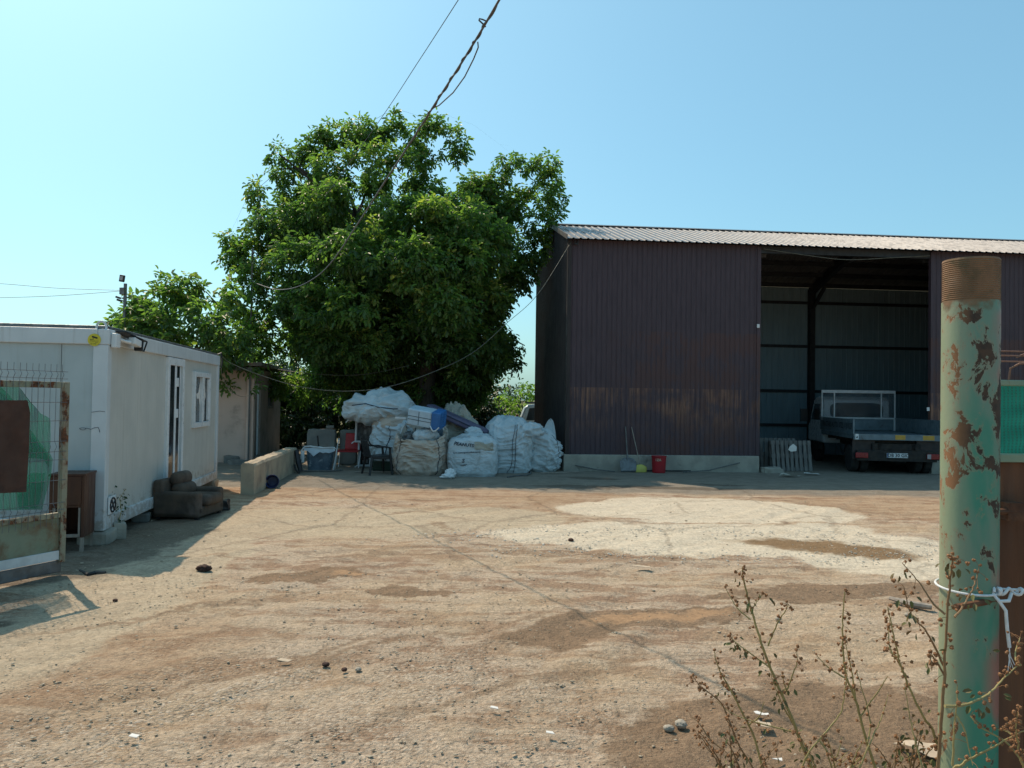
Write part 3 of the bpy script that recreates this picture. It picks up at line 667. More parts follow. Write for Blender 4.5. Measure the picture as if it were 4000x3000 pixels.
    m = MB(); y_, z_ = CL_ - .02, CZ1 - .02
    m.tube([(.02, y_, CZ1 + .03), (.05, y_ + .03, CZ1 - .1), (.03, y_ + .04, CZ1 - .22), (-.03, y_ + .02, CZ1 - .27)], .013, 6); m.tube([(-.04, y_ - .04, CZ1 + .02), (.02, y_ + .02, CZ1 + .06), (.03, y_ + .04, CZ1 - .02)], .02, 6)
    m.build('cable_tie', M['dark_metal'], t, smooth=True)
    return t
build_cabin()

def rough_block(name, label, loc, dims, rz, mat, seed=0, cat='block', group=None, amp=.02):
    bm = bmesh.new(); bmesh.ops.create_cube(bm, size=1); bmesh.ops.subdivide_edges(bm, edges=bm.edges, cuts=5, use_grid_fill=True)
    for v in bm.verts:
        p = v.co.copy(); v.co = Vector((p.x * dims[0], p.y * dims[1], (p.z + .5) * dims[2]))
        k = max(abs(p.x), abs(p.y), abs(p.z)); cnt = sum(abs(abs(c) - .5) < .01 for c in p)
        nz = mnoise.noise_vector(v.co * 4 + Vector((seed * 9.1, 0, 0))) * amp + mnoise.noise_vector(v.co * 11 + Vector((seed, 3, 1))) * amp * .4
        v.co += nz
        if cnt >= 2: v.co -= Vector((p.x * dims[0], p.y * dims[1], p.z * dims[2])) * (.05 * (cnt - 1))
    me = bpy.data.meshes.new(name); bm.to_mesh(me); bm.free(); me.materials.append(mat)
    o = link(bpy.data.objects.new(name, me)); o.location = loc; o.rotation_euler = (0, 0, rz); tag(o, label, cat, group); return o
p = cab((-.12, .16, 0)); rough_block('concrete_block', 'worn concrete block propping up the near corner of the cabin', (p.x, p.y, -.02), (.34, .42, .175), CRZ, M['concrete'], 1)
p = cab((.05, .36, 0)); rough_block('concrete_block', 'upright broken concrete lump with a weed on top beside the cabin corner', (p.x, p.y, -.02), (.15, .14, .22), CRZ + .5, M['concrete'], 2)
p = cab((-.1, CL_ - .25, 0)); rough_block('concrete_block', 'concrete block under the far corner of the cabin behind the armchair', (p.x, p.y, -.02), (.3, .34, .175), CRZ, M['concrete_tan'], 3)
p = cab((-CW_ + .2, .2, 0)); rough_block('concrete_block', 'concrete block under the hidden outer corner of the cabin', (p.x, p.y, -.02), (.3, .34, .175), CRZ, M['concrete_grey'], 4)
# dark litter under the cabin edge
rnd = random.Random(5)
for i in range(9):
    q = cab((-.12 - rnd.random() * .35, .9 + rnd.random() * 2.0, 0))
    o = rough_block('rubble_lump', 'dark lump of rubble in the gap under the cabin', (q.x, q.y, -.02), (.1 + rnd.random() * .16, .1 + rnd.random() * .2, .05 + rnd.random() * .08), rnd.random() * 3, M['concrete_grey'], 10 + i, 'rubble', 'rubble lumps under the cabin', .02)

# ================================================================== GATE LEAF (left)
G = gnd(246, 2248); gl = math.hypot(.40, .917); gu = (-.40 / gl, -.917 / gl); GRZ = math.atan2(gu[1], gu[0])
def gpt(px, py):
    s_ = on_line(px, G, gu); return s_, at(px, py, G.y + gu[1] * s_).z
def build_gate():
    t = thing('yard_gate', 'open rusty cream gate leaf with torn green netting and a brown sheet', 'gate', (G.x, G.y, 0), GRZ)
    s0, ztop = gpt(240, 1492); Lg = 3.0; zb = .14
    zl = gpt(235, 2010)[1]
    m = MB()
    m.b2((0, -.03, zb), (.06, .03, ztop)); m.b2((.061, -.028, ztop - .06), (Lg, .028, ztop)); m.b2((Lg, -.03, zb), (Lg + .06, .03, ztop)); m.b2((.061, -.027, zl - .03), (Lg, .027, zl + .02)); m.b2((1.5, -.026, zl + .02), (1.55, .026, ztop - .06))
    m.build('frame', M['gate_cream'], t, bevel=.005)
    MB().b2((.0605, -.006, zb + .12), (Lg - .001, .006, zl - .031)).build('lower_panel', M['gate_sheet'], t)
    m = MB(); m.b2((.061, -.02, zb + .03), (Lg, .02, zb + .119)); m.build('bottom_rail', M['white_paint'], t, bevel=.004)
    m = MB(); m.b2((.02, -.035, zb - .10), (Lg, -.0, zb + .02)); m.build('rubber_skirt', M['steel_grey'], t, bevel=.01)
    # welded wire mesh with folds and spikes
    m = MB(); x = .09
    folds = (ztop - .62, zl + .06)
    while x < Lg:
        pts = [(x, .03, zl - .1)]
        z = zl - .1
        pts += [(x, .034, zl + .05), (x, .06, zl + .085), (x, .034, zl + .12), (x, .034, ztop - .68), (x, .065, ztop - .63), (x, .034, ztop - .58), (x, .034, ztop + .03), (x, .06, ztop + .07), (x, .036, ztop + .10), (x, .038, ztop + .17)]
        m.tube(pts, .0028, 4, cap=False); x += .06
    for z in (zl + .05, zl + .12, zl + .34, zl + .54, ztop - .68, ztop - .58, ztop - .38, ztop - .2, ztop + .03, ztop + .10):
        m.tube([(.03, .037, z), (Lg, .037, z)], .0028, 4, cap=False)
    m.build('wire_mesh', M['steel_grey'], t)
    # shade netting: two torn layers tied behind the mesh
    def net(name, outline, y, mat, seed):
        pts = [gpt(*q) for q in outline]
        bm = bmesh.new(); vs = [bm.verts.new((a, y, b)) for a, b in pts]; f = bm.faces.new(vs)
        bmesh.ops.triangulate(bm, faces=[f]); bmesh.ops.subdivide_edges(bm, edges=bm.edges, cuts=4, use_grid_fill=True)
        for v in bm.verts:
            v.co.y += .025 * mnoise.noise(Vector((v.co.x * 4, seed, v.co.z * 2.2))) + .012 * mnoise.noise(Vector((v.co.x * 13, seed, v.co.z * 5)))
        me = bpy.data.meshes.new(name); bm.to_mesh(me); bm.free(); me.materials.append(mat); me.polygons.foreach_set('use_smooth', [True] * len(me.polygons))
        return link(bpy.data.objects.new(name, me), t)
    net('shade_net', [(-600, 1512), (82, 1505), (118, 1555), (170, 1615), (207, 1636), (213, 1700), (214, 1768), (226, 1795), (222, 1850), (214, 1905), (200, 1940), (190, 1992), (60, 1995), (-600, 2010)], -.05, M['net_green'], 1)
    net('shade_net', [(-600, 1540), (20, 1508), (60, 1545), (110, 1630), (160, 1700), (206, 1760), (224, 1785), (224, 1830), (200, 1795), (150, 1790), (90, 1810), (-600, 1800)], -.085, M['net_green'], 5)
    net('shade_net', [(110, 1880), (160, 1850), (215, 1850), (205, 1930), (188, 1990), (112, 1990), (100, 1930)], -.11, M['net_green'], 8)
    # brown steel sheet wired to the mesh
    o = [gpt(-620, 1500), gpt(-20, 1563), gpt(85, 1563), gpt(97, 1612), gpt(96, 1760), gpt(90, 1920), gpt(-20, 1925), gpt(-620, 1960)]
    MB().prism(o, .072, .078).build('brown_sheet', M['rust_sheet'], t)
build_gate()
m = MB(); m.tube([(0, 0, -.3), (0, 0, 2.3)], .075, 14); 
gp = G + Vector((gu[0] * 3.17, gu[1] * 3.17, 0)); o = m.build('gate_post', M['gate_cream'], None, smooth=True); o.location = (gp.x, gp.y, 0); tag(o, 'round steel post that the open left gate leaf hangs on', 'post')

# ------------------------------------------------------------------ cabinet
def build_cabinet():
    a = gnd(300, 2158); b = gnd(368, 2142)
    t = thing('wooden_cabinet', 'battered dark brown wooden cabinet on legs between the gate and the cabin', 'cabinet', (a.x - .13, a.y, 0), R(14))
    H = .86; W_, D_ = .36, .44
    m = MB(); m.b2((-.18, 0, .16), (-.15, D_, H)); m.b2((.15, 0, .16), (.18, D_, H)); m.b2((-.15, D_ - .02, .16), (.15, D_, H)); m.b2((-.149, .01, .16), (.149, D_ - .02, .18)); m.b2((-.149, .005, .50), (.149, D_ - .02, .53))
    m.build('carcass', M['wood_brown'], t, bevel=.003)
    MB().b2((-.19, -.015, H), (.19, D_ + .01, H + .025)).build('top', M['wood_brown'], t, bevel=.004)
    MB().b2((-.149, -.008, .531), (.149, .012, H - .002)).build('drawer_front', M['wood_brown'], t, bevel=.004)
    for x in (-.16, .16):
        for y in (.02, D_ - .02): MB().b2((x - .018, y - .018, -.01), (x + .018, y + .018, .16)).build('leg', M['wood_pale'], t)
    m = MB(); m.b2((-.142, -.001, .165), (-.115, .018, .50)); m.b2((.122, -.001, .165), (.142, .018, .50)); m.b2((-.114, -.001, .165), (.121, .018, .20)); m.build('front_frame', M['wood_pale'], t)
build_cabinet()

# ------------------------------------------------------------------ armchair
def build_armchair():
    p = gnd(618, 2030)
    t = thing('armchair', 'worn dark brown fabric armchair with a headrest cushion, backed against the cabin', 'armchair', (p.x - .12, p.y + .05, 0), R(-4)); t.scale = (.80, .95, .88)
    f = M['sofa']
    MB().b2((.02, .02, .03), (.86, .88, .20)).build('base', f, t, smooth=True, bevel=.03, seg=3)
    for y, n in ((0, 0), (.72, 1)):
        MB().box((.43, y + .09, .245), (.86, .18, .40)).build('armrest', f, t, smooth=True, bevel=.055, seg=4)
    MB().box((.55, .45, .29), (.82, .53, .19)).build('seat_cushion', f, t, smooth=True, bevel=.085, seg=4)
    m = MB(); m.box((.105, .45, .36), (.20, .86, .56), Matrix.Rotation(R(-5), 3, 'Y')); m.build('backrest', f, t, smooth=True, bevel=.05, seg=4)
    m = MB(); m.box((.27, .44, .63), (.22, .50, .24), Matrix.Rotation(R(-8), 3, 'Y')); m.build('headrest_cushion', f, t, smooth=True, bevel=.105, seg=5)
    m = MB(); m.box((.33, .44, .46), (.26, .52, .22), Matrix.Rotation(R(12), 3, 'Y')); m.build('back_cushion', f, t, smooth=True, bevel=.10, seg=5)
    for x, y in ((.08, .08), (.8, .08), (.08, .82), (.8, .82)): MB().b2((x - .03, y - .03, -.01), (x + .03, y + .03, .04)).build('foot', M['black_plastic'], t)
build_armchair()

# ------------------------------------------------------------------ pink outbuilding
K = gnd(984, 1806); HRZ = CRZ - R(1.0); hu = (-math.sin(HRZ), math.cos(HRZ))
def build_house():
    t = thing('pink_outbuilding', 'small pink plastered outbuilding with a flat roof, half hidden behind the cabin under leaves', 'outbuilding', (K.x, K.y, 0), HRZ)
    Hh = at(985, 1440, K.y).z; L = 4.6; W_ = 4.2
    def s_of(px): return on_line(px, K, hu)
    d0, d1, w0, w1 = s_of(997), s_of(1018), s_of(1046), s_of(1067)
    zt = at(1010, 1500, K.y + 1.0).z; wz0 = at(1055, 1597, K.y + 2.2).z; wz1 = at(1055, 1500, K.y + 2.2).z
    m = MB(); m.b2((-W_, 0, -.1), (-.05, .2, Hh)); m.b2((-.0505, -.012, -.1), (.012, .21, Hh)); m.build('front_wall', M['plaster_pink'], t)
    m = MB(); x0, x1 = -.2, .0
    m.b2((x0, .21, -.1), (x1, d0, Hh)); m.b2((x0, d0, zt), (x1, d1, Hh)); m.b2((x0, d1, -.1), (x1, w0, Hh)); m.b2((x0, w0, -.1), (x1, w1, wz0)); m.b2((x0, w0, wz1), (x1, w1, Hh)); m.b2((x0, w1, -.1), (x1, L, Hh))
    m.b2((-W_, L - .2, -.1), (x0, L, Hh)); m.b2((-W_, .2, -.1), (-W_ + .2, L - .2, Hh)); m.build('side_wall', M['plaster_shaded'], t)
    m = MB(); m.box((-W_ / 2, L / 2, Hh + .06), (W_ + .5, L + .5, .10), Matrix.Rotation(R(-1.5), 3, 'Y')); m.build('roof', M['tin_roof'], t)
    MB().b2((-W_ - .2, -.24, Hh - .07), (.2, -.20, Hh + .02)).build('fascia', M['wood_grey'], t)
    d = MB(); d.b2((-.12, d0, 0), (-.05, d0 + .07, zt)); d.b2((-.12, d1 - .07, 0), (-.05, d1, zt)); d.b2((-.12, d0 + .07, zt - .07), (-.05, d1 - .07, zt)); d = d.build('door', M['upvc'], t)
    MB().b2((-.11, d0 + .071, .0), (-.09, d1 - .071, zt - .071)).build('door_leaf', M['plaster_shaded'], d)
    wd = MB(); wd.b2((-.1, w0, wz0), (-.02, w0 + .08, wz1)); wd.b2((-.1, w1 - .08, wz0), (-.02, w1, wz1)); wd.b2((-.1, w0 + .08, wz0), (-.021, w1 - .08, wz0 + .08)); wd.b2((-.1, w0 + .08, wz1 - .08), (-.021, w1 - .08, wz1)); wd.b2((-.09, (w0 + w1) / 2 - .04, wz0 + .08), (-.022, (w0 + w1) / 2 + .04, wz1 - .08))
    wd = wd.build('window', M['wood_grey'], t); MB().b2((-.085, w0 + .081, wz0 + .081), (-.075, w1 - .081, wz1 - .081)).build('pane', M['glass'], wd)
    m = MB(); m.tube([(-.13, -.05, 0), (-.13, -.05, Hh - .08)], .045, 10); m.build('downpipe', M['plaster_pink'], t, smooth=True)
    MB().b2((.013, d0 - .1, -.05), (.6, d1 + .4, .16)).build('doorstep', M['concrete_grey'], t, bevel=.02)
    return Hh
HOUSE_H = build_house()
for px, py, dm, lab, sd in ((905, 1806, (.42, .26, .20), 'dark angular stone lying against the pink outbuilding wall', 31), (930, 1812, (.5, .3, .12), 'flat dark stone beside the angular stone at the pink wall', 32)):
    q = gnd(px, py); rough_block('wall_stone', lab, (q.x, q.y, -.02), dm, .4, M['concrete_grey'], sd, 'stone', amp=.04)

# ------------------------------------------------------------------ concrete barrier + bucket
def build_barrier():
    a = gnd(993, 1932); b = gnd(1160, 1838); d = (b - a); L = d.length; rz = math.atan2(-d.x, d.y); h = at(970, 1808, a.y + .02).z
    bm = bmesh.new(); prof = [(-.27, 0), (0, 0), (.0, h * .92), (-.03, h), (-.24, h), (-.27, h * .92)]; N = 60; ring = []
    for i in range(N + 1):
        y = L * i / N; r_ = []
        for x, z in prof:
            v = Vector((x, y, z)); e = mnoise.noise_vector(v * 3.2) * .018 + mnoise.noise_vector(v * 9) * .008
            if i in (0, N): e += Vector((-(x + .135) * .14, .03 * (1 if i == 0 else -1) * (z / h), 0))
            r_.append(bm.verts.new(v + e))
        ring.append(r_)
    for i in range(N):
        for k in range(6): bm.faces.new((ring[i][k], ring[i][(k + 1) % 6], ring[i + 1][(k + 1) % 6], ring[i + 1][k]))
    bm.faces.new(ring[0][::-1]); bm.faces.new(ring[-1]); bmesh.ops.recalc_face_normals(bm, faces=bm.faces)
    me = bpy.data.meshes.new('concrete_barrier'); bm.to_mesh(me); bm.free(); me.materials.append(M['concrete_tan'])
    o = link(bpy.data.objects.new('concrete_barrier', me)); o.location = (a.x, a.y, -.01); o.rotation_euler = (0, 0, rz)
    tag(o, 'long low concrete barrier beam with chipped edges, a blue bucket lying beside it', 'barrier')
build_barrier()
def build_bucket():
    p = gnd(1062, 1906)
    t = thing('blue_bucket', 'dark blue plastic bucket lying on its side against the concrete barrier', 'bucket', (p.x, p.y, .128), 0, rot=(R(84), 0, R(14)))
    m = MB(); m.lathe([(.001, -.24), (.095, -.24), (.10, -.23), (.128, 0), (.121, 0), (.094, -.225), (.001, -.228)], 32); m.build('body', M['blue_bin'], t, smooth=True)
    m = MB(); m.tube([(.128 * math.cos(a), .128 * math.sin(a), 0) for a in np.linspace(0, 2 * math.pi, 33)], .007, 8, cap=False); m.build('rim', M['blue_bin'], t, smooth=True)
build_bucket()

# ------------------------------------------------------------------ floodlight pole behind cabin and its cables
def build_lamp_pole():
    Y = 19.0; b = at(480, 1500, Y)
    t = thing('floodlight_pole', 'thin dark pole carrying a floodlight and two cameras behind the cabin roof', 'lamp post', (b.x, b.y, 0))
    zt = at(476, 1092, Y).z; 
    MB().tube([(0, 0, -.1), (0, 0, zt - .1)], .04, 10).build('pole', M['steel_grey'], t, smooth=True)
    z0 = zt
    m = MB(); m.box((-.06, -.05, zt + .02), (.115, .08, .17), Matrix.Rotation(R(8), 3, 'Y')); l = m.build('floodlight', M['dark_metal'], t, bevel=.012)
    MB().box((-.06, -.0945, zt + .02), (.075, .008, .10), Matrix.Rotation(R(8), 3, 'Y')).build('glass_front', M['lamp_clear'], l)
    MB().box((-.02, -.09, zt - .30), (.12, .10, .17)).build('junction_box', M['steel_grey'], t, bevel=.01)
    for dx, dz in ((-.12, -.46), (-.09, -.53)):
        c_ = MB(); c_.box((dx, -.1, zt + dz), (.13, .05, .05), Matrix.Rotation(R(18), 3, 'Y')); c_.bar((dx + .02, -.08, zt + dz), (0, 0, zt + dz - .02), .025, .025); c_.build('camera', M['black_plastic'], t, bevel=.012)
build_lamp_pole()

# ================================================================== BIG BAGS
def spow(a, p): return math.copysign(abs(a) ** p, a)
class Skin:
    """soft sack surface: superellipse rings, a side profile, folds and slump"""
    def __init__(s, w, d, h, seed, prof, n=3.2, fold=.03, lean=(0, 0), rim=None, vert=.0, twist=0, fdir=.25):
        s.w, s.d, s.h, s.seed, s.prof, s.n, s.fold, s.lean, s.rim, s.vert, s.fdir = w, d, h, seed, prof, n, fold, lean, rim, vert, fdir
    def pr(s, v):
        p = s.prof
        for (a, x), (b, y) in zip(p, p[1:]):
            if v <= b:
                t = (v - a) / max(b - a, 1e-6); t = t * t * (3 - 2 * t); return x + (y - x) * t
        return p[-1][1]
    def __call__(s, u, v, off=0.0, k=1.0):
        c, sn = math.cos(u), math.sin(u); k_ = s.pr(min(max(v, 0), 1)) * k
        x = spow(c, 2 / s.n) * s.w / 2 * k_; y = spow(sn, 2 / s.n) * s.d / 2 * k_
        hh = s.h * (s.rim(u) if s.rim else 1); z = v * (s.h + (hh - s.h) * v * v)
        S = s.seed * 7.3
        wob = .30 * mnoise.noise(Vector((c * 1.1 + S, sn * 1.1, v * 1.3)))
        zz = v * s.h / .9
        a1 = mnoise.noise(Vector((c * 1.3 + S, sn * 1.3 + 4, zz * 5.2 + wob * 10 + s.fdir * c * 7)))
        a2 = mnoise.noise(Vector((c * 3.0 + S, sn * 3.0, zz * 11 + wob * 14 - s.fdir * c * 14)))
        a3 = mnoise.noise(Vector((c * 5 + S, sn * 5, zz * 4)))
        dsp = s.fold * ((1 - 2.2 * abs(a1)) * 1.0 + (1 - 2.2 * abs(a2)) * .45 + a3 * .7) + wob * .12 * min(s.w, s.d) * .5
        if s.vert: dsp += s.vert * (1 - 2 * abs(mnoise.noise(Vector((c * 6 + S, sn * 6, zz * 1.2)))))
        dsp *= min(1, .25 + v * 6)
        x += c * (dsp + off) + s.lean[0] * v * v; y += sn * (dsp + off) + s.lean[1] * v * v
        return Vector((x, y, z))

def big_bag(label, loc, rz, skin, mat, top='closed', seams=(), seam_mat=None, loops=(), group='bulk bags heaped by the tree', NU=128, NV=72, name='bulk_bag', crumple=.05, cat='bulk bag', capdrop=.10):
    t = thing(name, label, cat, loc, rz, group)
    V = []; F = []
    for j in range(NV + 1):
        v = j / NV
        for i in range(NU): V.append(skin(2 * math.pi * i / NU, v))
    nr = NV + 1; c = V[NV * NU:(NV + 1) * NU]
    if top == 'open':
        for k, (kk, dz) in enumerate(((.985, -.008), (.965, -.03), (.95, -.08), (.93, -.16), (.88, -.20), (.6, -.19), (.25, -.17))):
            for i in range(NU):
                p = c[i]; q = Vector((p.x * kk, p.y * kk, 0)); low = min(cc.z for cc in c)
                z = p.z + dz if k < 3 else (p.z * (1 - (k - 2) / 5) + (low + dz * 1.2) * ((k - 2) / 5) if k < 6 else low + dz)
                if k >= 4: z += .07 * mnoise.noise(Vector((q.x * 6, q.y * 6, skin.seed)))
                V.append(Vector((q.x, q.y, z)))
            nr += 1
    else:
        cx = sum((p for p in c), Vector()) / NU
        for k in range(1, 15):
            f = k / 15
            for i in range(NU):
                p = c[i]; q = p.lerp(Vector((cx.x, cx.y, p.z)), f)
                dome = capdrop * math.sin(f * math.pi / 2)
                q.z = p.z * (1 - f) + (cx.z) * f + dome
                a = mnoise.noise(Vector((q.x * 4 + skin.seed * 3, q.y * 4, 1.3))); b = mnoise.noise(Vector((q.x * 9 + skin.seed, q.y * 9, 5)))
                q.z += crumple * ((1 - 2 * abs(a)) + .5 * (1 - 2 * abs(b))) * min(1, f * 3)
                V.append(q)
            nr += 1
    for j in range(nr - 1):
        for i in range(NU):
            i2 = (i + 1) % NU; F.append((j * NU + i, j * NU + i2, (j + 1) * NU + i2, (j + 1) * NU + i))
    F.append(tuple((nr - 1) * NU + i for i in range(NU)))
    b = MB().add(V, F).build('bag_body', mat, t, smooth=False)
    b.data.polygons.foreach_set('use_smooth', [True] * len(b.data.polygons))
    for u, r_ in seams:
        m = MB(); m.tube([skin(u + .05 * math.sin(v * 5 + u), v, .006) for v in np.linspace(.02, 1.0, 60)], r_, 6, squash=.5)
        m.build('seam', seam_mat or M['seam'], t, smooth=True)
    for pts, r_ in loops:
        m = MB(); m.tube(pts, r_, 6, squash=.35); m.build('lifting_loop', M['strap_white'], t, smooth=True)
    return t, skin
def arc(p, q, h, n=14, bow=(0, 0, 0)):
    p, q = Vector(p), Vector(q); return [p.lerp(q, k / n) + Vector(bow) * math.sin(math.pi * k / n) + Vector((0, 0, h * math.sin(math.pi * k / n))) for k in range(n + 1)]
def pos(px, py, back=0.0):
    p = gnd(px, py); return Vector((p.x * (1 + back / p.y), p.y + back, -.01))
F_ = -math.pi / 2       # the u that faces the camera
def wob_rim(a, b, s): return lambda u: 1 + a * math.sin(2 * u + s) + b * mnoise.noise(Vector((math.cos(u) * 2.2, math.sin(u) * 2.2, s)))

# front tan bag, open, full of scrap
def rim_c(u):           # high at the back, dipped in front
    return 1.0 - .17 * max(0, -math.sin(u)) + .25 * max(0, math.sin(u)) + .05 * mnoise.noise(Vector((math.cos(u) * 3, math.sin(u) * 3, 2)))
sk = Skin(1.14, 1.0, 1.0, 3, [(0, .90), (.12, 1.0), (.45, 1.06), (.8, 1.0), (1, .93)], 3.4, .058, rim=rim_c)
p = pos(1645, 1858, .52)
bagC, skC = big_bag('tan stained bulk bag, open and heaped with scrap, at the front beside the plastic chair', (p.x, p.y, -.01), R(-4), sk, M['sack_tan'], 'open', [(F_ - .62, .012), (F_ + .70, .012)], None,
        [(arc((-.48, .3, 1.15), (-.1, .42, 1.2), .16), .022), (arc((.2, .42, 1.2), (.5, .2, 1.05), .14), .022), (arc((-.52, -.05, .95), (-.40, .35, 1.2), .10), .022)])
# white fill spilling and scrap inside
def scrap(name, label, loc, rot, mat, build, cat='scrap', group=None):
    m = MB(); build(m); o = m.build(name, mat, None, bevel=.004); o.location = loc; o.rotation_euler = rot; tag(o, label, cat, group); return o
def crumple_sheet(name, label, loc, dims, seed, mat, cat, group=None, amp=.35, parent=None, rz=0):
    bm = bmesh.new(); bmesh.ops.create_icosphere(bm, subdivisions=4, radius=.5)
    for v in bm.verts:
        n = v.co.normalized(); a = mnoise.noise(n * 1.7 + Vector((seed, 0, 0))); b = mnoise.noise(n * 4 + Vector((0, seed, 0)))
        v.co = n * .5 * (1 + amp * (1 - 2.2 * abs(a)) + amp * .4 * (1 - 2.2 * abs(b)))
        v.co = Vector((v.co.x * dims[0], v.co.y * dims[1], max(v.co.z, -.35) * dims[2] + dims[2] * .35))
    me = bpy.data.meshes.new(name); bm.to_mesh(me); bm.free(); me.materials.append(mat); me.polygons.foreach_set('use_smooth', [True] * len(me.polygons))
    o = link(bpy.data.objects.new(name, me), parent); o.location = loc; o.rotation_euler = (0, 0, rz)
    if label: tag(o, label, cat, group)
    return o
crumple_sheet('plastic_bundle', 'crumpled pale plastic bundle poking out of the open tan bag', (p.x + .12, p.y - .22, .80), (.48, .34, .30), 4.2, M['sack_white'], 'plastic bundle')
scrap('scrap_board', 'grey panel standing up in the scrap of the open tan bag', (p.x + .24, p.y + .08, .80), (R(-14), R(6), R(8)), M['tub_blue'], lambda m: (m.b2((-.24, -.02, 0), (.24, .02, .32)), m.b2((-.24, -.035, .16), (.24, -.021, .19))), 'panel')
scrap('scrap_metal', 'small broken metal grid among the scrap in the tan bag', (p.x - .10, p.y - .14, .80), (R(-20), R(14), R(20)), M['steel_grey'], lambda m: (m.b2((-.1, -.015, 0), (-.07, .015, .30)), m.b2((.06, -.015, 0), (.09, .015, .34)), m.b2((-.07, -.014, .12), (.06, .014, .15)), m.b2((-.07, -.014, .22), (.06, .014, .245))), 'scrap metal')
crumple_sheet('plastic_bundle', 'small dark wad of scrap beside the frame in the tan bag', (p.x - .26, p.y - .12, .80), (.28, .26, .22), 9.1, M['junk_a'], 'plastic bundle')

# PEANUTS bag
sk = Skin(1.16, 1.02, .84, 8, [(0, .93), (.1, 1.0), (.5, 1.03), (.9, 1.0), (1, .94)], 4.2, .016, rim=wob_rim(.02, .05, 1.0), fdir=.05)
p = pos(1846, 1862, .53)
bagD, skD = big_bag('squat white bulk bag marked PEANUTS with a stained top corner', (p.x, p.y, -.01), R(2), sk, M['sack_white'], 'closed', [(F_ + .03, .007)], M['strap_white'],
        [(arc((-.42, -.3, .86), (-.05, -.34, .92), .08), .02), (arc((.1, -.3, .93), (.5, -.1, .88), .06), .02)], crumple=.07, capdrop=.07)
def on_skin(sk_, u0, z0, off=.012):
    def f(x, y):
        v = (z0 + y) / sk_.h; q = max(-.97, min(.97, (u0 + x) / (sk_.w / 2)))
        return sk_(F_ + math.asin(spow(q, sk_.n / 2)), v, off)
    return f
def flat_skin(sk_, u0, z0, off, rot=0):
    c, s = math.cos(rot), math.sin(rot); g = on_skin(sk_, u0, z0, off)
    return lambda x, y: g(x * c - y * s, x * s + y * c)
def dense_text(s, size, fn, mat, parent, weight=0.0):
    V, Fc = text_geo(s, size, 'CENTER', weight); bm = bmesh.new(); vs = [bm.verts.new(v) for v in V]
    for f in Fc:
        try: bm.faces.new([vs[i] for i in f])
        except Exception: pass
    bmesh.ops.triangulate(bm, faces=bm.faces)
    for k in range(2): bmesh.ops.subdivide_edges(bm, edges=[e for e in bm.edges if e.calc_length() > .02], cuts=1)
    for v in bm.verts: v.co = fn(v.co.x, v.co.y)
    me = bpy.data.meshes.new('lettering'); bm.to_mesh(me); bm.free(); me.materials.append(mat)
    return link(bpy.data.objects.new('lettering', me), parent)
dense_text('PEANUTS', .108, flat_skin(skD, -.20, .755, .018, -.10), M['ink_blue'], bagD, .0025)
dense_text('www.easterngrainsonline.com.au', .046, flat_skin(skD, -.13, .575, .014, .06), M['ink_blue'], bagD, .0012)
dense_text('S', .13, flat_skin(skD, -.20, .375, .014, -.15), M['ink_blue'], bagD, .002)
m = MB(); g = on_skin(skD, -.20, .285, .014)
m.tube([g(x, .012 * x / .07) for x in np.linspace(-.075, .08, 8)], .0055, 5); m.tube([g(x, -.02 + .01 * x / .07) for x in np.linspace(-.055, .055, 8)], .004, 5); m.build('underline', M['ink_blue'], bagD)
# stained flap at the top corner
m = MB(); Vf = []; Ff = []
for j in range(13):
    for i in range(17):
        x = -.02 + .42 * i / 16; y = .66 + .17 * j / 12; q = on_skin(skD, .06, 0, .018)(x, y + .02 * mnoise.noise(Vector((x * 9, y * 9, 1))) - .03 * (x > .2)); q.y -= .012 * (1 - 2 * abs(mnoise.noise(Vector((x * 12, y * 25, 3))))); Vf.append(q)
for j in range(12):
    for i in range(16): Ff.append((j * 17 + i, j * 17 + i + 1, (j + 1) * 17 + i + 1, (j + 1) * 17 + i))
m.add(Vf, Ff).build('stained_flap', M['sack_dirty'], bagD, smooth=True)

# tall bag with dark strap
sk = Skin(1.08, .98, 1.19, 12, [(0, .93), (.1, .99), (.4, 1.0), (.75, 1.05), (1, .90)], 3.6, .050, rim=wob_rim(.025, .07, 2.0), lean=(-.02, 0))
p = pos(1984, 1848, .5)
bagE, skE = big_bag('tall white bulk bag with a dark strap sewn down its front', (p.x, p.y, -.01), R(3), sk, M['sack_white'], 'closed', [], None,
        [(arc((-.12, -.1, 1.2), (.10, .05, 1.2), .14), .016), (arc((.0, .1, 1.2), (.42, .1, 1.2), .10), .014)], crumple=.10, capdrop=.10)
m = MB()
for du in (-.035, .035): m.tube([skE(F_ + .02 + du + .16 * v * v + .03 * math.sin(v * 6), v, .010) for v in np.linspace(.0, 1.0, 60)], .014, 6, squash=.4)
m.build('strap', M['seam'], bagE, smooth=True)

# right-hand slumped bag
def rim_f(u): return 1.0 + .12 * math.cos(u + 2.6) + .07 * mnoise.noise(Vector((math.cos(u) * 2, math.sin(u) * 2, 7)))
sk = Skin(.92, .85, .98, 17, [(0, .80), (.12, .93), (.45, 1.08), (.72, 1.06), (1, .72)], 2.8, .066, rim=rim_f, lean=(-.05, 0))
p = pos(2112, 1843, .42)
bagF, skF = big_bag('slumped white bulk bag pressed against the shed corner, one ear sticking up', (p.x, p.y, -.01), R(0), sk, M['sack_white'], 'closed', [(F_ - .75, .008), (F_ + .8, .007)], None, [], crumple=.06, capdrop=.06)
m = MB(); V = []; Fc = []
for j in range(15):
    v = j / 14
    for i in range(13):
        s_ = i / 12 - .5; wdt = .40 * (1 - v) ** .55 + .02
        x = .18 + s_ * wdt + .06 * v; z = .80 + .54 * v; y = .02 + .06 * math.cos(s_ * 3) + .02 * mnoise.noise(Vector((s_ * 5, v * 4, 3)))
        V.append((x, y, z))
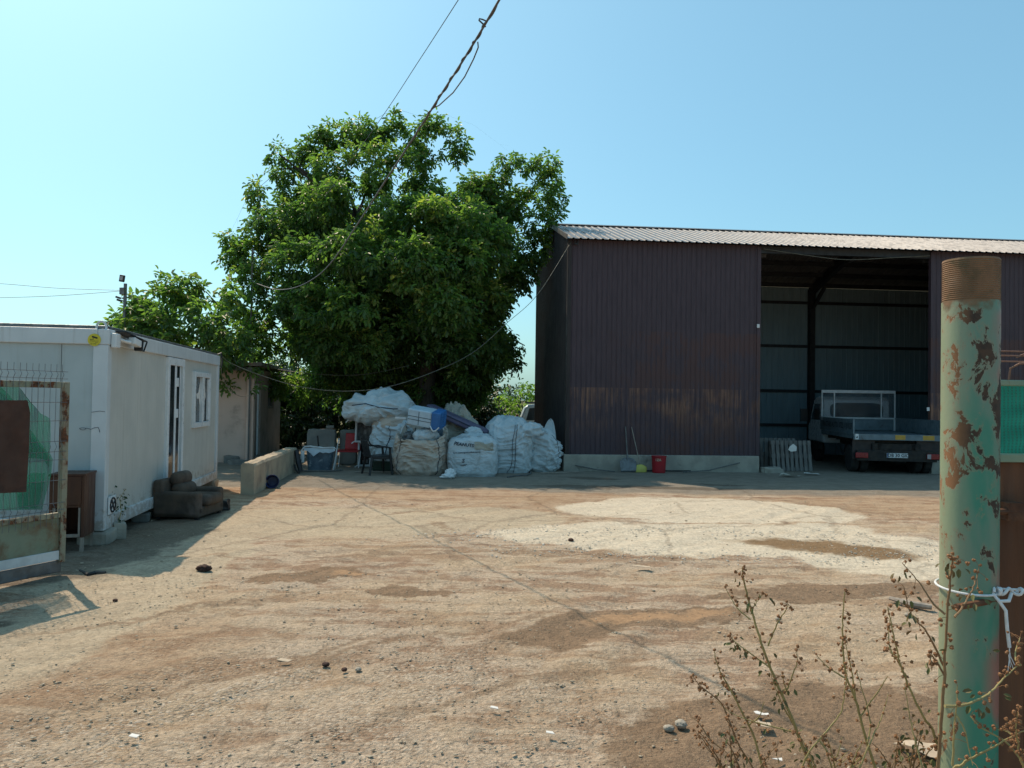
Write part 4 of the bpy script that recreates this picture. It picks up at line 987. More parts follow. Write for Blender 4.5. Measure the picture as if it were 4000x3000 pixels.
for j in range(14):
    for i in range(12): Fc.append((j * 13 + i, j * 13 + i + 1, (j + 1) * 13 + i + 1, (j + 1) * 13 + i))
e = m.add(V, Fc).build('ear_flap', M['sack_white'], bagF, smooth=True); so_ = e.modifiers.new('solid', 'SOLIDIFY'); so_.thickness = .012

# bag behind with navy piping (stands on a green crate)
sk = Skin(1.10, .95, .98, 21, [(0, .88), (.15, 1.0), (.5, 1.05), (.85, .98), (1, .80)], 3.0, .058, rim=wob_rim(.04, .06, .4), lean=(.06, 0))
p = pos(1548, 1846, .8)
bagB, skB = big_bag('white bulk bag with navy piping leaning behind the dark plastic chair', (p.x - .02, p.y, .24), R(-10), sk, M['sack_white'], 'closed', [(F_ - .05, .012), (F_ + .55, .012), (F_ + .95, .010)], None, [(arc((.05, -.3, .98), (.5, -.1, 1.05), .05), .03)], crumple=.06)
def crate_build():
    t = thing('green_crate', 'dark green plastic crate under the piped white bag, behind the chair', 'crate', (p.x + .02, p.y, -.01), R(-8))
    m = MB(); m.b2((-.5, -.42, 0), (.5, -.39, .24)); m.b2((-.5, .39, 0), (.5, .42, .24)); m.b2((-.5, -.39, 0), (-.47, .39, .24)); m.b2((.47, -.39, 0), (.5, .39, .24)); m.b2((-.47, -.39, .05), (.47, .39, .08)); m.build('crate_body', M['green_dark'], t, bevel=.01)
    m = MB(); m.b2((-.52, -.44, .205), (.52, -.421, .24)); m.b2((-.52, -.44, .03), (.52, -.421, .06))
    for x in (-.3, 0, .3): m.b2((x - .02, -.435, .06), (x + .02, -.421, .205))
    m.build('crate_rib', M['green_dark'], t)
crate_build()

# crumpled sack standing behind the front two, top slumped
sk = Skin(1.25, .95, 1.38, 29, [(0, .9), (.3, 1.0), (.62, 1.0), (.82, .86), (1, .50)], 2.6, .080, rim=wob_rim(.05, .08, 3.1), lean=(.02, .05), fdir=.6)
p = pos(1775, 1846, .95)
bagG, skG = big_bag('grubby crumpled sack slumped on top behind the PEANUTS bag', (p.x, p.y, -.01), R(12), sk, M['sack_dirty'], 'closed', [], None, [], crumple=.14, capdrop=.18)
# huge draped sack on the appliances
def bagA_build():
    c = at(1482, 1592, 19.55); t = thing('draped_sack', 'huge crumpled white sack draped over the stacked white appliances', 'sack', (c.x, c.y, c.z), R(-3))
    bm = bmesh.new(); bmesh.ops.create_icosphere(bm, subdivisions=6, radius=1)
    for v in bm.verts:
        n = v.co.copy(); x, y, z = n
        rx = .90 if x > 0 else .92; rz = .43 if z > 0 else .30
        # outline: tall bulge right of centre, lower lobe at left
        k = 1 + .10 * math.sin(2.2 * x + .6) - .10 * max(0, -x - .2)
        P = Vector((x * rx, y * .62, z * rz * k + .06 * x - .05))
        if z > 0 and x < -.35: P.z += .10 * math.exp(-((x + .62) / .16) ** 2)
        # folds radiate from a gathered point in front
        g = Vector((-.05, -.6, .12)); dlt = P - g; ang = math.atan2(dlt.z, dlt.x); r_ = dlt.length
        fold = (1 - 2.0 * abs(mnoise.noise(Vector((math.cos(ang) * 2.6, math.sin(ang) * 2.6, r_ * .9))))) * .085 * min(1, r_ * 2.2)
        Q = Vector((P.x * 1.5, P.y * 2, P.z * 5.5 + .9 * mnoise.noise(P * 2.1))); fold += (1 - 2 * abs(mnoise.noise(Q + Vector((5, 1, 2))))) * .040 + (1 - 2 * abs(mnoise.noise(Q * 2.3))) * .018 - abs(mnoise.noise(P * 1.7 + Vector((9, 4, 1)))) * .09
        v.co = P + n * fold
    me = bpy.data.meshes.new('sack_body'); bm.to_mesh(me); bm.free(); me.materials.append(M['sack_white']); me.polygons.foreach_set('use_smooth', [True] * len(me.polygons))
    link(bpy.data.objects.new('sack_body', me), t)
    # tan filled base hanging at the right underside
    o = crumple_sheet('sack_base', None, (.38, -.06, -.62), (.98, .98, .66), 14.4, M['sack_tan'], None, parent=t, amp=.12)
    m = MB(); m.tube([(-.55, -.60, .05), (-.2, -.645, .10), (.1, -.655, .02), (.5, -.60, -.02), (.8, -.4, .0)], .012, 6); m.build('seam', M['seam'], t, smooth=True)
bagA_build()
# small bags and oddments on the heap
c = at(1848, 1692, 18.75); crumple_sheet('small_sack', 'small white sack wedged behind the PEANUTS bag', (c.x, c.y, c.z - .12), (.34, .32, .28), 3.3, M['sack_white'], 'sack')
c = at(2075, 1668, 19.1); crumple_sheet('small_sack', 'pale crumpled sack glimpsed behind the tall strapped bag, by the parked car', (c.x, c.y, c.z - .22), (.50, .30, .34), 6.1, M['sack_white'], 'sack')
c = gnd(1752, 1868); 
crumple_sheet('plastic_bundle', 'small white folded plastic bundle lying on the ground before the PEANUTS bag', (c.x - .03, c.y, 0), (.26, .20, .11), 2.7, M['white_plastic'], 'plastic bundle')
crumple_sheet('plastic_bundle', 'second small white bundle leaning on the first before the PEANUTS bag', (c.x + .03, c.y + .14, .03), (.20, .15, .18), 5.9, M['white_plastic'], 'plastic bundle')

def build_cooler():
    c = at(1665, 1630, 18.2)
    t = thing('cool_box', 'white cool box with a blue lid lying tilted on top of the bags', 'cool box', c, 0, rot=(R(12), R(9), R(-14)))
    m = MB(); m.box((-.10, 0, 0), (.60, .40, .40)); m.build('body', M['ice_white'], t, bevel=.035, seg=3)
    m = MB(); m.b2((-.38, -.206, .02), (.20, -.199, .035)); m.b2((-.38, -.206, -.06), (.20, -.199, -.045)); m.b2((-.12, -.205, -.16), (-.105, -.199, .16)); m.build('groove', M['tub_blue'], t)
    l = MB().box((.315, 0, 0), (.22, .43, .43)).build('lid', M['blue_lid'], t, bevel=.03, seg=3)
    m = MB(); m.b2((.426, -.17, -.17), (.44, -.02, .17)); m.b2((.426, .02, -.17), (.44, .17, .17))
    for z in (-.12, -.06, 0, .06, .12): m.b2((.4405, -.16, z - .012), (.448, .16, z + .012))
    m.build('lid_rib', M['blue_lid'], l)
    m = MB(); m.tube(arc((.20, -.22, -.12), (.42, -.22, -.12), -.10, bow=(0, -.04, 0)), .016, 8); m.build('handle', M['white_plastic'], t, smooth=True)
build_cooler()
def build_mat():
    a = at(1676, 1590, 19.5); b = at(1905, 1695, 19.0); t = thing('foam_roll', 'long mauve grey foam mat sloping down across the back of the bag heap', 'foam mat', a)
    d = b - a; L = d.length; q = d.to_track_quat('X', 'Z'); t.rotation_mode = 'QUATERNION'; t.rotation_quaternion = q
    MB().b2((0, -.22, -.09), (L, .22, .09)).build('mat', M['mauve'], t, smooth=True, bevel=.05, seg=3)
    m = MB(); m.tube([(0.02, -.226, .03), (L - .03, -.226, .03)], .012, 6); m.build('piping', M['seam'], t)
build_mat()
c = at(1566, 1633, 18.4); o = MB().box((0, 0, 0), (.26, .10, .05), Matrix.Rotation(R(3), 3, 'Y')).build('foam_board', M['white_plastic'], None, bevel=.008); o.location = c; tag(o, 'short white board wedged between the draped sack and the cool box', 'board')

# ------------------------------------------------------------------ stacked appliance carcasses
def appliance(label, px0, px1, py0, py1, Y, rot, seed, dark):
    a = at(px0, py1, Y); b = at(px1, py0, Y); W_ = b.x - a.x; H = b.z - a.z
    t = thing('appliance_carcass', label, 'appliance', ((a.x + b.x) / 2, Y, a.z), 0, 'stacked white appliance carcasses', rot=rot)
    q = .045; D = .5; m = MB()
    m.b2((-W_ / 2, 0, 0), (-W_ / 2 + q, D, H)); m.b2((W_ / 2 - q, 0, 0), (W_ / 2, D, H)); m.b2((-W_ / 2 + q, 0, 0), (W_ / 2 - q, D, q)); m.b2((-W_ / 2 + q, 0, H - q), (W_ / 2 - q, D, H))
    m.build('frame', M['white_paint'], t, bevel=.006)
    MB().b2((-W_ / 2 + q, .16, q), (W_ / 2 - q, .20, H - q)).build('inner_panel', dark, t)
    r_ = random.Random(seed); m = MB()
    for k in range(7):
        x = r_.uniform(-W_ / 2 + .1, W_ / 2 - .12); z = r_.uniform(.08, H - .14); m.b2((x, .08 + .01 * k, z), (x + r_.uniform(.03, .09), .10 + .01 * k, z + r_.uniform(.02, .12)))
    m.build('inner_fitting', M['steel_grey'], t)
    m = MB(); m.b2((W_ / 2 + .001, .03, H * .3), (W_ / 2 + .03, .12, H * .42)); m.tube([(-W_ / 2, -.02, .03), (-W_ / 2 - .07, -.05, -.03)], .014, 6); m.build('hinge', M['white_plastic'], t)
    return t
appliance('lowest white appliance carcass, standing on the ground with a dark opening', 1396, 1450, 1727, 1822, 20.0, (0, 0, 0), 1, M['glass'])
appliance('middle white appliance carcass of the stack, grey parts showing inside', 1385, 1458, 1643, 1729, 19.9, (0, R(1.5), R(3)), 2, M['junk_a'])
appliance('topmost white appliance carcass, tipped under the draped sack', 1362, 1440, 1583, 1641, 19.8, (0, R(-6), R(-4)), 3, M['tub_blue'])

# ------------------------------------------------------------------ garden chair (dark plastic, seen from its side)
def build_garden_chair():
    p = gnd(1470, 1852); t = thing('garden_chair', 'dark green plastic garden chair with arms in front of the white bags', 'chair', (p.x + .02, p.y + .05, -.005), R(-60))
    k = M['black_plastic']
    # local: x right, y forward (seat front), z up
    for x, y, dx, dy in ((-.24, .22, -.05, .04), (.24, .22, .05, .04), (-.22, -.22, -.05, -.07), (.22, -.22, .05, -.07)):
        top = .66 if y > 0 else .44
        MB().tube([(x + dx, y + dy, 0), (x, y, .44)] + ([(x * 1.06, y - .02, .64)] if y > 0 else []), [.026, .034] + ([.026] if y > 0 else []), 8, squash=.7).build('leg', k, t, smooth=True)
    m = MB(); m.box((0, .0, .435), (.50, .48, .03), Matrix.Rotation(R(4), 3, 'X')); m.b2((-.25, .22, .38), (.25, .25, .44)); m.b2((-.25, -.22, .37), (-.225, .22, .43)); m.b2((.225, -.22, .37), (.25, .22, .43)); m.build('seat', k, t, bevel=.012)
    m = MB(); m.box((0, -.30, .62), (.46, .025, .40), Matrix.Rotation(R(16), 3, 'X')); m.build('backrest', k, t, bevel=.02)
    for x in (-.27, .27): MB().tube([(x, .25, .63), (x, .1, .66), (x * .98, -.12, .66), (x * .9, -.27, .72), (x * .86, -.345, .85)], [.022, .032, .032, .03, .025], 8, squash=.6).build('armrest', k, t, smooth=True)
build_garden_chair()

# ------------------------------------------------------------------ red chair
def build_red_chair():
    p = gnd(1345, 1824); t = thing('red_chair', 'red plastic seat shell on thin pale tube legs, standing before the appliances', 'chair', (p.x, p.y + .1, -.005), R(4))
    zs0 = at(1340, 1758, p.y).z; zs1 = at(1340, 1692, p.y).z; x0 = at(1343, 1758, p.y).x - p.x; x1 = at(1404, 1758, p.y).x - p.x
    m = MB(); V = []; F = []
    for j in range(11):
        for i in range(13):
            s_, v = i / 12, j / 10; x = x0 + (x1 - x0) * (s_ + .02 * v) ; z = zs0 + (zs1 - zs0) * v
            V.append((x, .05 - .05 * math.cos((s_ - .5) * 2.6) + .10 * v, z))
    for j in range(10):
        for i in range(12): F.append((j * 13 + i, j * 13 + i + 1, (j + 1) * 13 + i + 1, (j + 1) * 13 + i))
    o = m.add(V, F).build('backrest', M['red_seat'], t, smooth=True); q = o.modifiers.new('solid', 'SOLIDIFY'); q.thickness = .025
    MB().box(((x0 + x1) / 2 - .10, -.16, zs0 - .01), (x1 - x0 + .18, .42, .03), Matrix.Rotation(R(3), 3, 'X')).build('seat', M['red_seat'], t, bevel=.012)
    for xa, xb, y in ((x0 - .19, x0 - .14, -.32), (x1 + .0, x1 + .04, -.32), (x0 - .15, x0 - .12, .03), (x1 - .02, x1 + .0, .03)):
        MB().tube([(xa, y, 0), (xb, y * .9, zs0 - .03)], .012, 8).build('leg', M['rope_white'], t, smooth=True)
build_red_chair()

# ------------------------------------------------------------------ tub held in a bent white tube frame
def build_tub():
    p = gnd(1238, 1840); t = thing('tub_cart', 'dirty blue grey plastic tub in a bent white tube frame with a torn liner', 'tub', (p.x, p.y + .3, -.005), R(8))
    W_ = .64; m = MB(); n = 28; prof = ((.43, .0), (.44, .03), (.5, .50), (.515, .505), (.515, .54), (.485, .54), (.47, .5), (.41, .05))
    V = []; F = []
    for k, z in prof:
        for i in range(n):
            a = 2 * math.pi * i / n; V.append((spow(math.cos(a), .45) * k * W_ * 1.0, spow(math.sin(a), .45) * k * .58, z))
    for j in range(len(prof) - 1):
        for i in range(n): F.append((j * n + i, j * n + (i + 1) % n, (j + 1) * n + (i + 1) % n, (j + 1) * n + i))
    F.append(tuple(range(n))); F.append(tuple((len(prof) - 1) * n + i for i in range(n)))
    m.add(V, F).build('tub_body', M['tub_blue'], t, bevel=.004)
    m = MB(); m.tube([(-.42, -.34, .30), (-.41, -.36, .50), (-.34, -.36, .60), (-.2, -.36, .61), (.1, -.36, .57), (.34, -.36, .585), (.42, -.34, .54), (.41, -.33, .40), (.34, -.34, .0)], .016, 8); m.tube([(.44, .1, .78), (.40, .1, .58), (.33, .2, 0)], .014, 8); m.tube([(-.42, -.34, .30), (-.38, .2, .3)], .014, 8); m.build('tube_frame', M['white_paint'], t, smooth=True)
    m = MB(); V = []; F = []
    lo = [.50, .50, .44, .36, .42, .47, .44, .46, .44, .47, .5]
    for i, z in enumerate(lo):
        x = -.36 + .74 * i / 10
        V += [(x, -.335 - .01 * math.sin(i * 2), .585 - .02 * math.sin(i)), (x, -.345 + .02 * math.sin(i * 1.7), (z + .585) / 2), (x + .01, -.34 + .015 * math.cos(i * 2.3), z)]
    for i in range(10): F += [(3 * i, 3 * i + 3, 3 * i + 4, 3 * i + 1), (3 * i + 1, 3 * i + 4, 3 * i + 5, 3 * i + 2)]
    o = m.add(V, F).build('torn_liner', M['ice_white'], t, smooth=True)
    m = MB(); m.b2((-.40, -.36, .22), (-.34, -.335, .50)); m.build('side_plate', M['white_plastic'], t)
    m = MB(); m.tube([(-.5, -.36, .02), (.25, -.42, .02), (.55, -.25, .03)], .02, 6); m.build('base_runner', M['wood_grey'], t)
    # stick and rag sticking out of the tub
    o = MB().tube([(0, 0, 0), (-.05, .03, .34)], .022, 6).build('broken_stick', M['black_plastic'], None); o.location = (p.x - .05, p.y + .35, .5); tag(o, 'dark broken stick poking up out of the blue grey tub', 'stick')
build_tub()
for px0, px1, py0, py1, Y, lab, sd in ((1196, 1310, 1677, 1790, 20.4, 'large upright grey concrete slab behind the blue grey tub', 41), (1324, 1392, 1680, 1800, 20.6, 'smaller upright grey concrete slab behind the red chair', 42)):
    a = at(px0, py1, Y); b = at(px1, py0, Y); rough_block('concrete_slab', lab, ((a.x + b.x) / 2, Y + .1, 0), (b.x - a.x, .18, b.z), 0, M['concrete_grey'], sd, 'slab', amp=.02)
c = at(1286, 1672, 20.4); rough_block('brick', 'single grey brick lying on top of the large concrete slab', (c.x, c.y + .1, c.z - .015), (.20, .11, .08), .1, M['concrete_grey'], 44, 'brick', amp=.006)
p = gnd(1168, 1846); m = MB(); m.tube([(-.1, .1, .52), (-.02, 0, .25), (.05, -.02, .02)], [.05, .07, .05], 7); m.tube([(-.08, -.12, .2), (-.02, -.2, .08), (.08, -.26, .01)], .022, 6); o = m.build('broken_bracket', M['dark_metal'], None, smooth=True); o.location = (p.x, p.y, 0); tag(o, 'dark broken metal bracket leaning between the barrier end and the tub', 'bracket')

# ------------------------------------------------------------------ loose sticks, hose, tools by the shed wall
def rod(name, label, cat, pts, r, mat, n=6):
    pts = [Vector(q) for q in pts]; c = pts[0].copy(); o = MB().tube([q - c for q in pts], r, n).build(name, mat, None, smooth=True); o.location = c; return tag(o, label, cat)
g3 = lambda px, py, z=.015: gnd(px, py) + Vector((0, 0, z))
rod('wooden_batten', 'long pale batten lying on the ground before the plastic chair', 'batten', [g3(1385, 1846), g3(1560, 1846)], .012, M['wood_pale'])
rod('wooden_batten', 'pale batten lying on the ground at the shed corner', 'batten', [g3(2112, 1851), g3(2262, 1846)], .016, M['wood_pale'])
rod('garden_hose', 'grey hose looped on the ground before the tall strapped bag', 'hose', [g3(1982, 1866), g3(2020, 1860), g3(2060, 1858), g3(2074, 1851), g3(2070, 1844), g3(2050, 1840)], .016, M['steel_grey'])
def wallpt(px, py, off): # point just in front of the plinth
    xx = on_line(px, A, su); z = at(px, py, A.y + xx * su[1]).z; return sh((xx, -.10 - off, max(z, .01)))
rod('thin_branch', 'bent thin branch leaning along the plinth left of the shovel', 'branch', [wallpt(2247, 1816, .02), wallpt(2330, 1832, .10), wallpt(2395, 1846, .22)], .014, M['wood_grey'])
rod('thin_branch', 'long thin branch resting along the plinth right of the red bucket', 'branch', [wallpt(2885, 1806, .02), wallpt(2760, 1835, .10), wallpt(2655, 1848, .26)], .014, M['wood_grey'])
rod('metal_pipe', 'thin dark pipe lying on the ground behind the red bucket', 'pipe', [sh((on_line(2510, A, su), -.2, .03)), sh((on_line(2690, A, su), -.22, .03))], .02, M['dark_metal'])
def build_shovel():
    xx = on_line(2444, A, su); b = sh((xx, -.34, 0)); t = thing('shovel', 'grey shovel standing on its blade against the shed plinth', 'shovel', b, SH_A)
    V = []; F = []
    for j in range(9):
        v = j / 8; wdt = .19 + .025 * math.sin(v * 3) if v < .85 else .19 - .05 * (v - .85) / .15 * 1
        for i in range(11):
            s_ = i / 10 * 2 - 1; V.append((s_ * wdt, .05 * s_ * s_ * -1 + .08 * v, .01 + .36 * v - .03 * (s_ * s_) * (v > .8)))
    for j in range(8):
        for i in range(10): F.append((j * 11 + i, j * 11 + i + 1, (j + 1) * 11 + i + 1, (j + 1) * 11 + i))
    o = MB().add(V, F).build('blade', M['steel_grey'], t, smooth=True); q = o.modifiers.new('s', 'SOLIDIFY'); q.thickness = .006
    MB().tube([(0, .07, .30), (0, .10, .44)], .026, 8).build('socket', M['steel_grey'], t)
    MB().tube([(0, .10, .42), (-.01, .30, 1.15)], .017, 8).build('handle', M['wood_grey'], t, smooth=True)
build_shovel()
def build_broom():
    xx = on_line(2492, A, su); b = sh((xx, -.30, 0)); t = thing('broom', 'yellow headed broom with a pale stick leaning on the shed wall', 'broom', b, SH_A)
    m = MB(); V = []; F = []
    prof = ((.16, .055, .0), (.175, .06, .10), (.165, .05, .135), (.09, .035, .185), (.02, .02, .20)); n = 20
    for wx, wy, z in prof:
        for i in range(n): a = 2 * math.pi * i / n; V.append((spow(math.cos(a), .6) * wx, spow(math.sin(a), .6) * wy, z))
    for j in range(len(prof) - 1):
        for i in range(n): F.append((j * n + i, j * n + (i + 1) % n, (j + 1) * n + (i + 1) % n, (j + 1) * n + i))
    F.append(tuple(range(n))); F.append(tuple((len(prof) - 1) * n + i for i in range(n)))
    br = m.add(V, F); br.build('broom_head', M['lemon'], t, smooth=True)
    tp = wallpt(2466, 1668, .0) - b; tp = Matrix.Rotation(-SH_A, 3, 'Z') @ tp; tp.y = .25
    MB().tube([(0, 0, .17), tp], .012, 8).build('handle', M['wood_pale'], t, smooth=True)
build_broom()
def build_red_bucket():
    xx = on_line(2561, A, su); b = sh((xx, -.36, -.005)); t = thing('red_bucket', 'tall red plastic bucket with faded white marks, standing before the shed plinth', 'bucket', b, SH_A)
    m = MB(); m.lathe([(.155, 0), (.165, .01), (.185, .40), (.195, .405), (.195, .43), (.18, .43), (.17, .38), (.15, .03)], 36); m.build('body', M['red'], t, smooth=True)
    dense_text('1ZA', .085, lambda x, y: Vector((.185 * math.sin((x - .07) / .18), -.189 * math.cos((x - .07) / .18), .335 + y)), M['card'], t, .002)
    m = MB(); m.tube(arc((-.19, 0, .40), (.19, 0, .40), -.10, 16, (0, -.19, 0)), .005, 6); m.build('handle', M['red'], t)
build_red_bucket()
p = sh((X1 + .35, -.1, 0)); rough_block('rubble_mound', 'low rounded cement lump at the foot of the bay post', (p.x, p.y, -.03), (.5, .4, .16), 0, M['concrete'], 51, 'rubble', amp=.05)

# ================================================================== PALLETS
def build_pallet(label, px0, px1, py0, py1, Y, lean, rz, nsl=9):
    a = at(px0, py1, Y); b = at(px1, py0, Y); W_ = (b.x - a.x) / math.cos(rz); H = b.z - 0
    t = thing('pallet', label, 'pallet', (a.x, Y, 0), 0, 'grey pallets leaning in the bay', rot=(lean, 0, rz))
    for i in range(nsl):
        x = (i + .5) * W_ / nsl
        MB().b2((x - W_ / nsl * .33, -.012, .0), (x + W_ / nsl * .33, .012, H)).build('slat', M['wood_grey'], t)
    for z in (.06, H / 2, H - .06): MB().b2((0, .0125, z - .05), (W_, .10, z + .05)).build('bearer', M['wood_grey'], t)
    for i in range(0, nsl, 2):
        x = (i + .5) * W_ / nsl; MB().b2((x - .05, .1005, 0), (x + .05, .122, H)).build('back_board', M['wood_grey'], t)
build_pallet('front grey slatted pallet leaning in the bay, a white scrap of paper caught on it', 3016, 3186, 1722, 1846, 20.6, R(-9), R(8))
build_pallet('grey slatted pallet standing behind the other one at the bay post', 2968, 3112, 1712, 1850, 21.1, R(-7), 0, 8)
c = at(3093, 1748, 20.40); o = MB().prism([(-.10, -.06), (-.02, -.11), (.12, -.09), (.13, .02), (.04, .10), (-.05, .03)], -.003, .003).build('paper_scrap', M['paper'], None); o.location = c; tag(o, 'white paper scrap caught on the front pallet', 'paper')

# ================================================================== TRUCK
def build_truck():
    p0 = gnd(3505, 1855); p0.z = 0
    B = Vector((at(3505, 1700, 20.1).x, 20.1, 0)); rz = -R(8.0)
    t = thing('flatbed_truck', 'white cabbed flatbed truck with grey drop sides, backed out of the dark shed bay', 'truck', B, rz)
    # local: x right, y forward, z up; rear edge at y=0
    W2 = 1.07; zb = 1.03; LB = 3.35
    MB().b2((-W2, 0, zb - .12), (W2, LB, zb)).build('bed', M['truck_grey'], t, bevel=.006)
    m = MB(); m.b2((-W2 - .02, -.03, zb - .14), (W2 + .02, -.001, zb + .012)); rl = m.build('rear_rail', M['truck_grey'], t, bevel=.004)
    for x0, x1 in ((-.06, .19), (.62, .9)): MB().b2((x0, -.034, zb - .12), (x1, -.031, zb)).build('reflective_strip', M['amber_vinyl'], rl)
    MB().b2((-W2 + .02, -.034, zb - .13), (-W2 + .10, -.031, zb + .01)).build('sticker', M['white_plastic'], rl)
    m = MB(); m.b2((-W2 + .04, -.036, zb - .10), (-W2 + .08, -.0345, zb - .07)); m.b2((-W2 + .055, -.036, zb - .069), (-W2 + .075, -.0345, zb - .04)); m.build('sticker_mark', M['ink'], rl)
    # drop sides
    zt = zb + .40
    l = MB().b2((-W2 - .03, .0, zb + .014), (-W2 + .01, LB, zt)).build('drop_side', M['truck_grey'], t, bevel=.005)
    lettering('TRACTARI AUTO  0725 118 027', .22, lambda x, y: (-W2 - .034, 1.62 - x, zb + .20 + y), M['ink'], l, weight=.004)
    MB().b2((-W2 - .034, LB - .25, zt - .1), (-W2 - .031, LB - .17, zt)).build('side_reflector', M['white_plastic'], l)
    MB().b2((W2 - .01, .0, zb + .014), (W2 + .03, LB, zt)).build('drop_side', M['truck_grey'], t, bevel=.005)
    m = MB(); m.b2((-W2 + .011, LB - .03, zb + .014), (W2 - .011, LB + .01, zb + .35)); hb = m.build('headboard', M['truck_grey'], t, bevel=.005)
    m = MB(); m.b2((W2 - .06, LB - .07, zb + .012), (W2 - .015, LB - .031, zb + .35)); m.build('post', M['white_paint'], hb)
    z2 = zb + .352; zt2 = 2.25
    m = MB(); m.b2((-W2, LB - .02, z2), (W2, LB + .03, z2 + .045)); m.b2((-W2, LB - .03, zt2 - .09), (W2, LB + .04, zt2))
    for x in (-W2, -W2 + .36, W2 - .42, W2 - .03): m.b2((x, LB - .02, z2 + .046), (x + .035, LB + .02, zt2 - .091))
    m.build('guard_frame', M['white_paint'], t, bevel=.004)
    MB().b2((-W2 + .04, LB + .0205, z2 + .046), (W2 - .035, LB + .023, zt2 - .092)).build('guard_mesh', M['mesh_fine'], t)
    # cab
    y0 = LB + .16; L = 1.75; CW = .98
    bm = bmesh.new(); prof = [(y0, .62), (y0, 1.30), (y0 + .03, 1.94), (y0 + .22, 2.05), (y0 + .85, 2.05), (y0 + 1.15, 1.96), (y0 + 1.62, 1.30), (y0 + L + .12, 1.15), (y0 + L + .16, .62)]
    m = MB(); m.prism(prof, -CW, CW, 'x'); cb = m.build('cab', M['truck_white'], t, smooth=True, bevel=.07, seg=4)
    m = MB(); V = []; n = 40
    out = [(spow(math.cos(a), .42) * .76, 1.62 + spow(math.sin(a), .42) * .235) for a in np.linspace(0, 2 * math.pi, n, endpoint=False)]
    m.prism(out, y0 - .012, y0 + .03, 'y'); wn_ = m.build('rear_window', M['glass'], cb)
    m = MB(); m.tube([(x, y0 - .008, z) for x, z in out] + [(out[0][0], y0 - .008, out[0][1])], .014, 6, cap=False); m.build('window_seal', M['black_plastic'], wn_)
    for s_ in (-1, 1):
        MB().prism([(y0 + .35, 1.32), (y0 + .35, 1.82), (y0 + 1.0, 1.82), (y0 + 1.42, 1.32)], s_ * (CW + .002), s_ * (CW + .012), 'x').build('side_window', M['glass'], cb)
        mm = MB(); mm.tube([(s_ * CW, y0 + 1.42, 1.45), (s_ * (CW + .2), y0 + 1.45, 1.52)], .014, 6); mm.b2((s_ * (CW + .12), y0 + 1.42, 1.24), (s_ * (CW + .34), y0 + 1.50, 1.66)); mm.build('wing_mirror', M['black_plastic'], t, bevel=.02)
    m = MB(); m.b2((-CW + .01, y0 + .35, .40), (-CW + .1, y0 + .9, .619)); m.b2((CW - .1, y0 + .35, .40), (CW - .01, y0 + .9, .619)); m.build('sill', M['chassis'], t)
    # chassis, lights, plate
    m = MB()
    for x in (-.42, .42): m.b2((x - .05, .05, .62), (x + .05, y0 + 1.6, .80))
    for y in (.3, 1.2, 2.1, 3.0): m.b2((-.95, y - .04, .801), (.95, y + .04, .909))
    m.b2((-.36, 1.5, .45), (.36, 2.4, .619)); m.b2((-.10, .9, .30), (.10, 1.4, .55))
    m.build('chassis', M['chassis'], t)
    m = MB(); m.b2((-.99, .02, .34), (.99, .10, .62)); m.b2((-.6, .05, .621), (.6, .10, .80)); bb = m.build('underrun_bar', M['chassis'], t, bevel=.01)
    for s_ in (-1, 1):
        li = MB().b2((s_ * .88 - .155, -.03, .415), (s_ * .88 + .155, .0195, .555)).build('tail_light', M['lamp_red'], t, bevel=.012)
        x0 = -.14 if s_ > 0 else .01; MB().b2((s_ * .88 + (-.15 if s_ > 0 else .06), -.034, .425), (s_ * .88 + (-.06 if s_ > 0 else .15), -.0305, .545)).build('clear_lens', M['lamp_clear'] if s_ > 0 else M['lamp_red'], li)
        MB().b2((s_ * .80 - .28, .12, .38), (s_ * .80 + .28, .14, .95)).build('mud_flap', M['black_plastic'], t)
    pl = MB().b2((-.255, -.012, .435), (.265, .0195, .555)).build('number_plate', M['plate'], t, bevel=.004)
    MB().b2((-.253, -.0145, .437), (-.215, -.0122, .553)).build('plate_band', M['plate_blue'], pl)
    lettering('DB 30 GIC', .125, lambda x, y: (.025 + x * .92, -.0155, .495 + y), M['ink'], pl, weight=.0025)
    lettering('RO', .03, lambda x, y: (-.234 + x, -.0155, .455 + y), M['plate'], pl)
    def wheel(x, y, r_, w_, s_):
        rot = Matrix.Rotation(R(90), 3, 'Y')
        wd = MB().lathe([(r_ * .62, -w_ / 2), (r_ * .92, -w_ / 2), (r_, -w_ * .36), (r_, w_ * .36), (r_ * .92, w_ / 2), (r_ * .62, w_ / 2)], 32, (x, y, r_ - .01), rot).build('wheel', M['tyre'], t, smooth=True)
        MB().lathe([(.05, -w_ * .1), (r_ * .55, -w_ * .18), (r_ * .63, -w_ * .46), (r_ * .63, w_ * .46), (r_ * .55, w_ * .18), (.05, w_ * .1)], 24, (x, y, r_ - .01), rot).build('rim', M['steel_grey'], wd, smooth=True)
    for s_ in (-1, 1):
        wheel(s_ * .92, .72, .37, .19, s_); wheel(s_ * .68, .72, .37, .19, s_); wheel(s_ * .86, y0 + 1.0, .36, .2, s_)
        m = MB(); m.tube([(s_ * .8, .72 + .47 * math.cos(a), .36 + .47 * math.sin(a)) for a in np.linspace(.25, math.pi - .25, 12)], .03, 4, squash=7); m.build('mudguard', M['black_plastic'], t)
    MB().tube([(-.8, .72, .36), (.8, .72, .36)], .06, 10).build('axle', M['chassis'], t)
build_truck()

